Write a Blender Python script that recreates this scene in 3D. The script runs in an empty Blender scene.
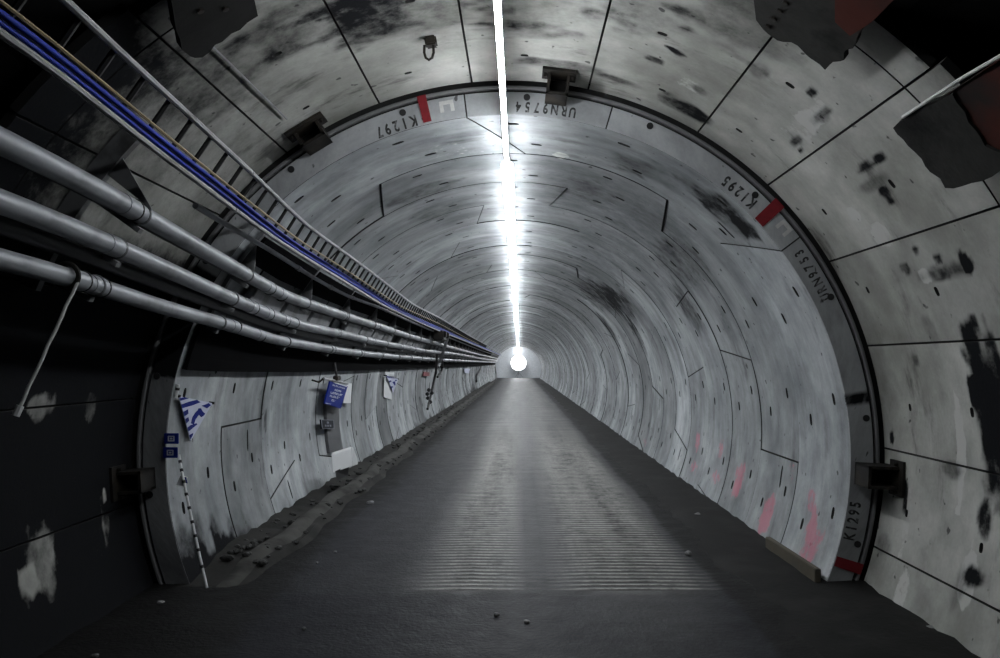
import bpy, bmesh, math, random
from mathutils import Vector, Matrix
from mathutils import noise as mnoise
random.seed(7)
rnd = random.random
S = bpy.context.scene
COL = S.collection
PI = math.pi
RAD = math.radians

# ------------------------------------------------------------------ place
A = 1.03                 # height of the tunnel axis above the road
R_IN, R_OUT, R_FR = 2.75, 2.985, 3.02
Y_STEP, Y_FRONT, RING, N_RING = 6.5, 4.0, 1.2, 75
Y_END = Y_STEP + RING * N_RING
CAM = Vector((0.088, 0.0, 1.785))
FPX, VPX, VPY = 810.0, 519.0, 363.0


def on_wall(px, py, r):
    """where the line of sight of a photograph point meets a cylinder of radius r about the axis"""
    u, v = (px - VPX) / FPX, (VPY - py) / FPX
    cx, cz = CAM.x, CAM.z - A
    a = u * u + v * v
    b = 2 * (cx * u + cz * v)
    c = cx * cx + cz * cz - r * r
    d = (-b + math.sqrt(b * b - 4 * a * c)) / (2 * a)
    return Vector((CAM.x + u * d, d, CAM.z + v * d))


def on_floor(px, py, z=0.0):
    d = FPX * (CAM.z - z) / (py - VPY)
    return Vector((CAM.x + (px - VPX) / FPX * d, d, z))


def at_depth(px, py, d):
    return Vector((CAM.x + (px - VPX) / FPX * d, d, CAM.z + (VPY - py) / FPX * d))


def cyl(th, y, r):
    """th in degrees from the crown, positive to the right"""
    t = RAD(th)
    return Vector((r * math.sin(t), y, A + r * math.cos(t)))


def th_of(p):
    return math.degrees(math.atan2(p.x, p.z - A))


# ------------------------------------------------------------------ materials
class NT:
    def __init__(s, name):
        s.m = bpy.data.materials.new(name)
        s.m.use_nodes = True
        s.t = s.m.node_tree
        s.b = s.t.nodes['Principled BSDF']

    def n(s, kind, **kw):
        x = s.t.nodes.new(kind)
        for k, v in kw.items():
            setattr(x, k, v)
        return x

    def put(s, sock, v):
        if isinstance(v, bpy.types.NodeSocket):
            s.t.links.new(v, sock)
        elif v is not None:
            sock.default_value = v

    def math(s, op, a, b=None, c=None, clamp=False):
        x = s.n('ShaderNodeMath', operation=op, use_clamp=clamp)
        for i, v in enumerate((a, b, c)):
            if v is not None:
                s.put(x.inputs[i], v)
        return x.outputs[0]

    def mix(s, f, a, b, blend='MIX'):
        x = s.n('ShaderNodeMix', data_type='RGBA', blend_type=blend)
        s.put(x.inputs[0], f)
        s.put(x.inputs[6], a if isinstance(a, bpy.types.NodeSocket) else (*a, 1))
        s.put(x.inputs[7], b if isinstance(b, bpy.types.NodeSocket) else (*b, 1))
        return x.outputs[2]

    def noise(s, vec, scale, detail=4, rough=0.55):
        x = s.n('ShaderNodeTexNoise')
        s.put(x.inputs['Vector'], vec)
        x.inputs['Scale'].default_value = scale
        x.inputs['Detail'].default_value = detail
        x.inputs['Roughness'].default_value = rough
        return x.outputs[0]

    def step(s, v, lo, hi):
        x = s.n('ShaderNodeMapRange', interpolation_type='SMOOTHSTEP')
        s.put(x.inputs[0], v)
        x.inputs[1].default_value = lo
        x.inputs[2].default_value = hi
        return x.outputs[0]

    def scale(s, vec, f):
        x = s.n('ShaderNodeVectorMath', operation='MULTIPLY')
        s.put(x.inputs[0], vec)
        x.inputs[1].default_value = f
        return x.outputs[0]

    def bump(s, h, strength, dist=0.01):
        x = s.n('ShaderNodeBump')
        x.inputs['Strength'].default_value = strength
        x.inputs['Distance'].default_value = dist
        s.put(x.inputs['Height'], h)
        s.put(s.b.inputs['Normal'], x.outputs[0])


def simple(name, col, rough=0.6, metal=0.0, vary=0.25, scale=8.0, bump=0.15, emit=None, strength=0, dirt=None, spec=0.4):
    k = NT(name)
    if emit:
        k.b.inputs['Base Color'].default_value = (*col, 1)
        k.b.inputs['Emission Color'].default_value = (*emit, 1)
        k.b.inputs['Emission Strength'].default_value = strength
        return k.m
    co = k.n('ShaderNodeTexCoord').outputs['Object']
    n = k.noise(co, scale, 5)
    c = k.mix(n, tuple(x * (1 - vary) for x in col), tuple(min(1, x * (1 + vary)) for x in col))
    if dirt:
        c = k.mix(k.step(k.noise(co, scale * 0.45, 6), 0.48, 0.66), c, dirt)
    k.put(k.b.inputs['Base Color'], c)
    k.b.inputs['Roughness'].default_value = rough
    k.b.inputs['Metallic'].default_value = metal
    k.b.inputs['Specular IOR Level'].default_value = spec
    if bump:
        k.bump(k.noise(co, scale * 6, 4), bump, 0.004)
    return k.m


def lining(name, ca, cb, streak, blot, rough=0.72):
    k = NT(name)
    uv = k.n('ShaderNodeUVMap').outputs[0]
    at = k.n('ShaderNodeAttribute', attribute_name='mark')
    sep = k.n('ShaderNodeSeparateColor')
    k.put(sep.inputs[0], at.outputs['Color'])
    soot_shade_m, pink_m, pale_m = sep.outputs[0], sep.outputs[1], sep.outputs[2]
    tone = at.outputs['Alpha']
    n_str = k.noise(k.scale(uv, (0.7, 3.4, 1)), 1.0, 5, 0.6)
    n_str2 = k.noise(k.scale(uv, (2.2, 9.0, 1)), 1.0, 4, 0.6)
    n_blo = k.noise(uv, 1.1, 7, 0.6)
    n_mid = k.noise(uv, 4.2, 6, 0.65)
    n_fine = k.noise(uv, 38, 3, 0.6)
    n_edge = k.noise(uv, 13, 5, 0.7)
    c = k.mix(k.step(n_blo, 0.3, 0.7), ca, cb)
    v = k.math('MULTIPLY_ADD', k.math('SUBTRACT', n_str, 0.5), streak, 1.0)
    v = k.math('ADD', v, k.math('MULTIPLY', k.math('SUBTRACT', n_str2, 0.5), streak * 0.45))
    v = k.math('ADD', v, k.math('MULTIPLY', k.math('SUBTRACT', n_mid, 0.5), 0.85))
    v = k.math('ADD', v, k.math('MULTIPLY', k.math('SUBTRACT', n_fine, 0.5), 0.22))
    v = k.math('ADD', v, k.math('MULTIPLY', k.math('SUBTRACT', k.noise(uv, 0.55, 4, 0.6), 0.5), 0.7))
    v = k.math('MULTIPLY', k.math('MAXIMUM', v, 0.12), tone)
    grey = k.n('ShaderNodeCombineColor')
    for i in range(3):
        k.put(grey.inputs[i], v)
    c = k.mix(1.0, c, grey.outputs[0], 'MULTIPLY')
    # pale efflorescence and fresh patches
    g = k.step(k.math('MULTIPLY_ADD', k.math('SUBTRACT', n_edge, 0.5), 0.9, pale_m), 0.42, 0.62)
    c = k.mix(k.math('MULTIPLY', g, 0.85), c, (0.56, 0.56, 0.54))
    # loose dirt everywhere, and soot and painted shade from the mark
    d = k.step(k.noise(k.scale(uv, (0.8, 2.2, 1)), 1.0, 7, 0.68), 0.56, 0.74)
    c = k.mix(k.math('MULTIPLY', d, blot), c, (0.035, 0.034, 0.032))
    pit = k.step(k.noise(uv, 11.0, 2, 0.4), 0.70, 0.75)
    c = k.mix(k.math('MULTIPLY', pit, 0.8), c, (0.03, 0.03, 0.03))
    n_sm = k.math('MULTIPLY_ADD', n_edge, 0.7, k.math('MULTIPLY', n_mid, 1.5))
    s = k.step(k.math('MULTIPLY', soot_shade_m, k.math('SUBTRACT', n_sm, 0.1)), 0.12, 1.15)
    c = k.mix(s, c, (0.010, 0.0105, 0.012))
    k.put(k.b.inputs['Specular IOR Level'], k.math('MULTIPLY_ADD', s, -0.32, 0.35))
    p = k.step(k.math('MULTIPLY_ADD', k.math('SUBTRACT', n_edge, 0.5), 2.2, pink_m), 0.4, 0.95)
    c = k.mix(k.math('MULTIPLY', p, 0.62), c, (0.55, 0.15, 0.21))
    k.put(k.b.inputs['Base Color'], c)
    k.b.inputs['Roughness'].default_value = rough
    k.bump(k.math('ADD', n_mid, k.math('MULTIPLY', n_fine, 0.5)), 0.25, 0.012)
    return k.m


M = {}
M['front'] = lining('front_concrete', (0.26, 0.26, 0.238), (0.45, 0.45, 0.425), 0.35, 1.0)
M['inner'] = lining('tunnel_concrete', (0.20, 0.214, 0.225), (0.345, 0.36, 0.37), 1.15, 0.7)
M['face'] = lining('segment_end_concrete', (0.27, 0.28, 0.29), (0.36, 0.37, 0.38), 0.1, 0.3)
M['grout'] = simple('joint_grout', (0.02, 0.02, 0.02), 0.9)
M['rubber'] = simple('black_rubber', (0.012, 0.012, 0.013), 0.55, vary=0.4)
M['gasket'] = simple('grey_gasket', (0.15, 0.15, 0.155), 0.6)
M['stencil'] = simple('black_stencil_paint', (0.02, 0.02, 0.02), 0.7, vary=0.5, scale=60, dirt=(0.13, 0.13, 0.135))
M['red'] = simple('red_paint', (0.17, 0.004, 0.010), 0.6, vary=0.3, scale=30)
M['white_paint'] = simple('white_paint', (0.62, 0.62, 0.60), 0.7, scale=30)
M['white_mark'] = simple('chalk_white_paint', (0.48, 0.48, 0.47), 0.8, scale=40)
M['steel_dark'] = simple('blackened_steel', (0.014, 0.013, 0.012), 0.6, 0.1, vary=0.5, dirt=(0.03, 0.025, 0.02), spec=0.2)
M['steel_rust'] = simple('rusted_steel', (0.070, 0.018, 0.013), 0.85, 0.0, vary=0.45, scale=4, dirt=(0.022, 0.018, 0.017), spec=0.12)
M['crust'] = simple('dirty_concrete_crust', (0.030, 0.0295, 0.028), 0.9, vary=0.7, scale=5, bump=0.9, dirt=(0.007, 0.007, 0.007), spec=0.15)
M['pipe'] = simple('galvanised_pipe', (0.25, 0.26, 0.28), 0.45, 0.2, vary=0.2, scale=5, dirt=(0.15, 0.155, 0.165))
M['galv'] = simple('galvanised_steel', (0.24, 0.245, 0.255), 0.5, 0.3, vary=0.25, dirt=(0.13, 0.13, 0.13))
M['rail'] = simple('zinc_rail', (0.30, 0.305, 0.31), 0.6, 0.1, vary=0.2, dirt=(0.2, 0.2, 0.2), spec=0.2)
M['crust_dark'] = simple('sooty_crust', (0.014, 0.0138, 0.0135), 0.9, vary=0.5, scale=3, bump=0.6, spec=0.1)
M['rung'] = simple('dark_rung_steel', (0.022, 0.022, 0.022), 0.6, 0.0, spec=0.15)  # rungs much darker than the rails
M['bracket'] = simple('grey_bracket_steel', (0.17, 0.175, 0.18), 0.6, 0.2, dirt=(0.07, 0.07, 0.07))
M['matt_black'] = simple('matt_black_sheet', (0.0035, 0.0035, 0.004), 0.9, spec=0.02)
M['black_cable'] = simple('black_cable_sheath', (0.008, 0.008, 0.009), 0.5)
M['blue_cable'] = simple('blue_cable_sheath', (0.010, 0.028, 0.27), 0.55, vary=0.3, scale=2, spec=0.12)
M['navy_cable'] = simple('navy_cable_sheath', (0.006, 0.013, 0.09), 0.55, vary=0.3, scale=2, spec=0.12)
M['tan_cable'] = simple('tan_cable_sheath', (0.22, 0.17, 0.09), 0.6)
M['batten'] = simple('white_lamp_housing', (0.7, 0.7, 0.7), 0.5)
M['lamp'] = simple('lit_diffuser', (0.8, 0.8, 0.8), emit=(0.93, 0.97, 1.0), strength=66)
M['flood'] = simple('lit_flood_panel', (0.8, 0.8, 0.8), emit=(0.97, 0.98, 1.0), strength=14)
M['blue'] = simple('blue_sign_enamel', (0.007, 0.020, 0.19), 0.5, vary=0.15, spec=0.12)
M['blue_deep'] = simple('blue_flag_dye', (0.008, 0.016, 0.15), 0.7, vary=0.2, spec=0.08)
M['white'] = simple('white_plastic', (0.66, 0.67, 0.68), 0.5, vary=0.08)
M['lilac'] = simple('pale_flag_cloth', (0.46, 0.48, 0.60), 0.7, vary=0.12)
M['sign_black'] = simple('black_sign_enamel', (0.008, 0.009, 0.016), 0.5, spec=0.1)
M['sign_grey'] = simple('grey_letter_paint', (0.17, 0.18, 0.21), 0.6)
M['duct'] = simple('dark_grey_duct_steel', (0.075, 0.077, 0.082), 0.6, vary=0.3, scale=3)
M['mud'] = simple('wet_mud', (0.010, 0.0098, 0.0095), 0.75, vary=0.5, scale=4, bump=0.7, dirt=(0.018, 0.0175, 0.017), spec=0.12)
M['kerb'] = simple('muddy_kerb_concrete', (0.024, 0.0235, 0.022), 0.85, vary=0.6, scale=3, bump=0.6, dirt=(0.009, 0.009, 0.0088), spec=0.12)
M['ledge'] = simple('worn_kerb_edge', (0.055, 0.054, 0.051), 0.85, vary=0.5, scale=4, bump=0.5, dirt=(0.02, 0.02, 0.019), spec=0.1)
M['timber'] = simple('muddy_timber', (0.075, 0.064, 0.045), 0.8, vary=0.3, scale=6, dirt=(0.06, 0.055, 0.045))
M['stone'] = simple('grey_stone', (0.035, 0.035, 0.034), 0.85, vary=0.4, scale=9)
M['litter'] = simple('white_litter', (0.22, 0.22, 0.22), 0.7, vary=0.2)
M['cavern'] = simple('unlit_black_shotcrete', (0.010, 0.010, 0.011), 0.95, vary=0.5, scale=2, bump=0.8)  # near-black colour stands in for the unlit chamber
M['red_sign'] = simple('faded_red_sign', (0.22, 0.07, 0.075), 0.6)


def floor_mat():
    k = NT('road_concrete')
    at = k.n('ShaderNodeAttribute', attribute_name='mark')
    sep = k.n('ShaderNodeSeparateColor')
    k.put(sep.inputs[0], at.outputs['Color'])
    wear_sheen, rib, mud = sep.outputs[0], sep.outputs[1], sep.outputs[2]
    co = k.n('ShaderNodeTexCoord').outputs['Object']
    n_blo = k.noise(co, 0.9, 6, 0.6)
    n_lat = k.noise(k.scale(co, (0.5, 3.2, 1)), 1.0, 5, 0.6)
    n_lon = k.noise(k.scale(co, (2.4, 0.16, 1)), 1.0, 5, 0.6)
    n_fine = k.noise(co, 30, 4, 0.6)
    n_mid = k.noise(co, 5, 6, 0.65)
    c = k.mix(n_blo, (0.0095, 0.0098, 0.0135), (0.020, 0.0205, 0.025))
    w = k.math('MULTIPLY', wear_sheen, k.math('MULTIPLY_ADD', n_lat, 1.8, -0.05))
    w = k.math('MULTIPLY', w, k.math('MULTIPLY_ADD', n_lon, 1.2, 0.2), clamp=True)
    c = k.mix(w, c, (0.115, 0.114, 0.109))
    rr = k.math('MULTIPLY', rib, k.step(k.math('MULTIPLY_ADD', n_mid, 0.8, k.math('MULTIPLY', n_lon, 0.5)), 0.42, 0.75))
    c = k.mix(k.math('MULTIPLY', rr, 0.9), c, (0.34, 0.335, 0.315))
    mm = k.step(k.math('MULTIPLY_ADD', k.math('SUBTRACT', n_mid, 0.5), 0.8, mud), 0.3, 0.7)
    c = k.mix(mm, c, (0.0075, 0.0073, 0.0073))
    g = k.n('ShaderNodeCombineColor')
    vv = k.math('MULTIPLY_ADD', n_fine, 0.9, 0.55)
    for i in range(3):
        k.put(g.inputs[i], vv)
    c = k.mix(1.0, c, g.outputs[0], 'MULTIPLY')
    k.put(k.b.inputs['Base Color'], c)
    k.put(k.b.inputs['Roughness'], k.math('MULTIPLY_ADD', n_mid, 0.3, 0.45))
    k.put(k.b.inputs['Specular IOR Level'], k.math('MULTIPLY_ADD', w, 0.3, 0.10))
    k.bump(k.math('ADD', n_mid, k.math('MULTIPLY', n_fine, 0.6)), 0.5, 0.02)
    return k.m


M['road'] = floor_mat()


# ------------------------------------------------------------------ mesh helpers
class MB:
    def __init__(s):
        s.v, s.f, s.mi, s.uv, s.mark = [], [], [], None, None

    def add(s, vs, fs, mi=0):
        o = len(s.v)
        s.v += [tuple(x) for x in vs]
        s.f += [tuple(i + o for i in q) for q in fs]
        s.mi += [mi] * len(fs)
        return s

    def box(s, c, size, rot=None, mi=0, bev=0.0):
        hx, hy, hz = (x / 2 for x in size)
        c = Vector(c)
        if bev > 0:
            bm = bmesh.new()
            bmesh.ops.create_cube(bm, size=1)
            for v in bm.verts:
                v.co = Vector((v.co.x * size[0], v.co.y * size[1], v.co.z * size[2]))
            bmesh.ops.bevel(bm, geom=bm.edges[:], offset=bev, segments=2, affect='EDGES')
            vs = [v.co.copy() for v in bm.verts]
            bm.verts.index_update()
            fs = [[v.index for v in f.verts] for f in bm.faces]
            bm.free()
        else:
            vs = [Vector((x, y, z)) for x in (-hx, hx) for y in (-hy, hy) for z in (-hz, hz)]
            fs = [(0, 1, 3, 2), (4, 6, 7, 5), (0, 4, 5, 1), (2, 3, 7, 6), (0, 2, 6, 4), (1, 5, 7, 3)]
        if rot is not None:
            vs = [rot @ v for v in vs]
        return s.add([v + c for v in vs], fs, mi)

    def tube(s, pts, r, n=10, caps=True, mi=0):
        pts = [Vector(p) for p in pts]
        vs, fs = [], []
        up = None
        for i, p in enumerate(pts):
            a = pts[max(0, i - 1)]
            b = pts[min(len(pts) - 1, i + 1)]
            t = (b - a).normalized()
            if up is None:
                up = t.orthogonal().normalized()
            up = (up - t * up.dot(t)).normalized()
            w = t.cross(up)
            rr = r[i] if isinstance(r, (list, tuple)) else r
            for j in range(n):
                q = 2 * PI * j / n
                vs.append(p + (up * math.cos(q) + w * math.sin(q)) * rr)
        for i in range(len(pts) - 1):
            for j in range(n):
                j2 = (j + 1) % n
                fs.append((i * n + j, i * n + j2, (i + 1) * n + j2, (i + 1) * n + j))
        if caps:
            fs.append(tuple(range(n - 1, -1, -1)))
            fs.append(tuple((len(pts) - 1) * n + j for j in range(n)))
        return s.add(vs, fs, mi)

    def torus(s, c, axis, R, r, n=18, m=8, mi=0):
        c, axis = Vector(c), Vector(axis).normalized()
        a = axis.orthogonal().normalized()
        b = axis.cross(a)
        vs, fs = [], []
        for i in range(n):
            q = 2 * PI * i / n
            d = a * math.cos(q) + b * math.sin(q)
            for j in range(m):
                w = 2 * PI * j / m
                vs.append(c + d * (R + r * math.cos(w)) + axis * r * math.sin(w))
        for i in range(n):
            for j in range(m):
                fs.append((i * m + j, ((i + 1) % n) * m + j, ((i + 1) % n) * m + (j + 1) % m, i * m + (j + 1) % m))
        return s.add(vs, fs, mi)

    def prism(s, pts, d, mi=0):
        """polygon pts (3-D, roughly flat) thickened by the vector or per-point vectors d"""
        n = len(pts)
        pts = [Vector(p) for p in pts]
        ds = d if isinstance(d, list) else [Vector(d)] * n
        vs = pts + [p + q for p, q in zip(pts, ds)]
        fs = [tuple(range(n)), tuple(range(2 * n - 1, n - 1, -1))]
        fs += [(i, i + n, (i + 1) % n + n, (i + 1) % n) for i in range(n)]
        return s.add(vs, fs, mi)

    def build(s, name, mats, parent=None, smooth=False, loc=None, bevel=0):
        me = bpy.data.meshes.new(name)
        off = Vector(loc) if loc is not None else Vector((0, 0, 0))
        me.from_pydata([Vector(v) - off for v in s.v], [], s.f)
        for m in (mats if isinstance(mats, (list, tuple)) else [mats]):
            me.materials.append(m)
        me.polygons.foreach_set('material_index', s.mi)
        if s.uv is not None:
            ul = me.uv_layers.new(name='UVMap')
            for lp in me.loops:
                ul.data[lp.index].uv = s.uv[lp.vertex_index]
        if s.mark is not None:
            ca = me.color_attributes.new('mark', 'FLOAT_COLOR', 'POINT')
            for i, m in enumerate(s.mark):
                ca.data[i].color = m
        bm = bmesh.new()
        bm.from_mesh(me)
        if s.uv is None:
            bmesh.ops.recalc_face_normals(bm, faces=bm.faces[:])
        bm.to_mesh(me)
        bm.free()
        if smooth:
            me.polygons.foreach_set('use_smooth', [True] * len(me.polygons))
            try:
                me.set_sharp_from_angle(angle=RAD(38))
            except Exception:
                pass
        me.update()
        o = bpy.data.objects.new(name, me)
        COL.objects.link(o)
        o.location = off
        if parent is not None:
            o.parent = parent
            o.matrix_parent_inverse = Matrix.Translation(-Vector(parent.location)) if parent.rotation_euler[:] == (0, 0, 0) else parent.matrix_basis.inverted()
        if bevel:
            b = o.modifiers.new('edge', 'BEVEL')
            b.width = bevel
            b.segments = 2
        return o


def empty(name, loc):
    o = bpy.data.objects.new(name, None)
    COL.objects.link(o)
    o.location = loc
    o.empty_display_size = 0.1
    return o


def tag(o, label, cat, group=None):
    o['label'] = label
    o['category'] = cat
    if group:
        o['group'] = group
    return o


def struct(o):
    o['kind'] = 'structure'
    return o


ORD = ['', 'first', 'second', 'third', 'fourth', 'fifth', 'sixth', 'seventh', 'eighth', 'ninth', 'tenth', 'eleventh', 'twelfth',
       'thirteenth', 'fourteenth', 'fifteenth', 'sixteenth', 'seventeenth', 'eighteenth', 'nineteenth', 'twentieth']

# ------------------------------------------------------------------ dirt, paint, pale patches, painted shade and light on the lining
SPOTS = []   # (surface, th, y, half along circumference m, half along tunnel m, channel, strength)


def spot(surf, px, py, su, sv, ch, k):
    r = {'front': R_FR, 'inner': R_IN}[surf]
    p = on_wall(px, py, r)
    SPOTS.append((surf, th_of(p), p.y, su, sv, ch, k, r))


for x, y, su, sv, k in ((678, 53, .05, .03, 1.1), (670, 48, .035, .02, .9), (866, 168, .025, .10, .8), (884, 192, .03, .07, .9), (880, 158, .025, .05, 1.0), (874, 184, .05, .20, .45), (890, 200, .02, .04, .9),
                        (966, 262, .05, .04, 1.1), (944, 272, .04, .22, .6), (938, 258, .025, .04, .9), (915, 250, .03, .04, .8), (904, 268, .03, .06, .6),
                        (700, 90, .05, .05, .5), (655, 60, .05, .04, .6), (760, 70, .06, .1, .4), (930, 330, .1, .06, .3), (915, 360, .04, .04, .5), (950, 470, .05, .12, .5),
                        (994, 412, .42, .16, 1.2), (972, 388, .08, .04, 1.1), (978, 370, .05, .03, 1.0), (892, 438, .05, .03, 1.2), (812, 92, .025, .05, .9),
                        (822, 116, .03, .12, .6), (795, 142, .03, .09, .65), (800, 150, .015, .04, .8), (686, 108, .16, .10, .8), (620, 80, .14, .05, .6), (560, 64, .25, .08, .5),
                        (640, 15, .25, .2, .35), (545, 12, .4, .25, .3), (410, 12, .45, .35, .42), (365, 20, .25, .3, .25), (300, 20, .3, .3, .3),
                        (520, 30, .3, .1, .3), (740, 20, .3, .3, .4), (215, 70, .4, .4, .15), (160, 110, .5, .5, .1), (985, 520, .10, .06, .9),
                        (975, 578, .06, .1, .9), (905, 495, .10, .03, .9), (885, 545, .06, .10, .35), (920, 610, .12, .12, .2), (958, 590, .15, .05, .4)):
    spot('front', x, y, su, sv, 0, k)
for x, y, su, sv, k in ((968, 578, .18, .10, .9), (1000, 60, .3, .2, .3), (880, 235, .08, .10, .8), (815, 115, .08, .15, .6), (690, 85, .12, .10, .5),
                        (905, 530, .3, .05, .5), (960, 440, .35, .05, .8), (855, 215, .05, .08, .8), (925, 275, .06, .06, .8), (900, 595, .18, .08, .6),
                        (800, 130, .1, .2, .5)):
    spot('front', x, y, su, sv, 2, k)
for x, y, su, sv, k in ((42, 407, .11, .12, -1.7), (91, 403, .12, .08, -1.3), (120, 400, .09, .05, -.9), (40, 562, .20, .17, -1.6), (28, 585, .10, .08, -1.0),
                        (104, 515, .14, .05, -1.2), (105, 494, .05, .03, -1.4), (97, 540, .14, .12, -.95), (121, 535, .16, .04, -.9), (75, 553, .08, .04, -.6),
                        (44, 485, .06, .05, -.75), (110, 433, .04, .03, -1.2), (10, 410, .10, .14, -.75)):
    spot('front', x, y, su, sv, 0, k * 0.85)  # clean patches, and light leaking through the rack, painted by thinning the dark
for x, y, su, sv, k in ((740, 476, .16, .06, .85), (768, 512, .18, .06, .9), (764, 524, .10, .08, .85), (812, 500, .10, .04, .8), (811, 545, .17, .07, .9),
                        (814, 525, .14, .03, .9), (698, 442, .12, .06, .85), (721, 450, .12, .05, .75), (694, 467, .08, .09, .7), (716, 478, .08, .09, .65),
                        (645, 442, .07, .12, .6), (735, 492, .1, .06, .6), (792, 470, .12, .03, .45)):
    spot('inner', x, y, su * 0.95, sv * 2.3, 1, k)
for x, y, su, sv, k in ((728, 216, .26, .24, .62), (745, 225, .16, .14, .5), (705, 195, .24, .2, .4), (655, 175, .3, .25, .3), (600, 150, .5, .35, .35), (560, 185, .5, .6, .15),
                        (640, 128, .10, .04, .9), (425, 190, .3, .25, .35), (330, 185, .25, .2, .45), (437, 210, .25, .4, .25), (680, 265, .3, .7, .25), (620, 305, .4, 1.0, .4),
                        (600, 295, .4, 1.4, .3), (690, 310, .3, .3, .5), (215, 530, .12, .10, .75), (230, 522, .08, .07, .6), (185, 560, .3, .45, .85), (215, 568, .16, .6, .8),
                        (240, 545, .15, .4, .5), (262, 400, .35, .07, .6), (265, 420, .1, .05, .8), (447, 420, .35, 1.6, .8), (475, 392, .45, 3.0, .8), (470, 400, .5, 3.0, .6),  # closing spots paint in the shadow gradient far down the left wall
                        (575, 390, .5, 2.0, .3), (560, 375, .4, 4, .4), (380, 462, .14, 2.5, .8), (430, 425, .15, 4.0, .8), (350, 485, .10, 2.0, .7), (760, 430, .3, .1, .35),
                        (680, 360, .4, .15, .5), (640, 340, .4, .2, .6), (610, 330, .4, .3, .5), (790, 300, .4, .2, .3), (733, 340, .4, .15, .4)):
    spot('inner', x, y, su, sv, 0, k)
for x, y, su, sv, k in ((745, 400, 1.2, .3, .3), (240, 400, .6, .3, .3), (450, 150, .3, .3, .4), (560, 155, .06, .12, .8), (385, 375, .12, .2, .8)):
    spot('inner', x, y, su, sv, 2, k)


def mark_at(surf, th, y, tone):
    m = [0.0, 0.0, 0.0]
    if surf == 'front':
        m[0] += 0.22
        if th < -57:
            m[0] += min(1.0, (-57 - th) / 9) * 1.5  # the rack's shadow over the left wall, painted in
        m[0] += 0.30 * min(1.0, max(0.0, (-8 - th) / 28))
        if th < -34:
            m[0] += max(0.0, 4.7 - y) * 1.4 * min(1.0, (-34 - th) / 8)
        if y < 4.15:
            m[0] += (4.15 - y) * 1.5
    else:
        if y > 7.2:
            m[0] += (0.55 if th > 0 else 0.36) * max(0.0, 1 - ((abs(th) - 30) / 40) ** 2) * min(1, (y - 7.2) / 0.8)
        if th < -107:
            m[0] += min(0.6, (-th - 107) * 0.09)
    for (sf, t0, y0, su, sv, ch, k, r) in SPOTS:
        if sf != surf:
            continue
        dv = abs(y - y0) / (sv * 1.5)
        if dv >= 1:
            continue
        du = abs(RAD(th - t0)) * r / (su * 1.5)
        if du >= 1:
            continue
        q = du * du + dv * dv
        q += 0.9 * q ** 0.5 * mnoise.noise(Vector((th * 0.16, y * 6.0, 3.1))) + 0.5 * q ** 0.5 * mnoise.noise(Vector((th * 0.45, y * 16.0, 8.1)))
        if q < 1:
            m[ch] += k * min(1.0, (1 - q) * 1.4)
    return (m[0], m[1], m[2], tone)


# ------------------------------------------------------------------ precast lining segments
GAP = 0.0075


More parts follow.
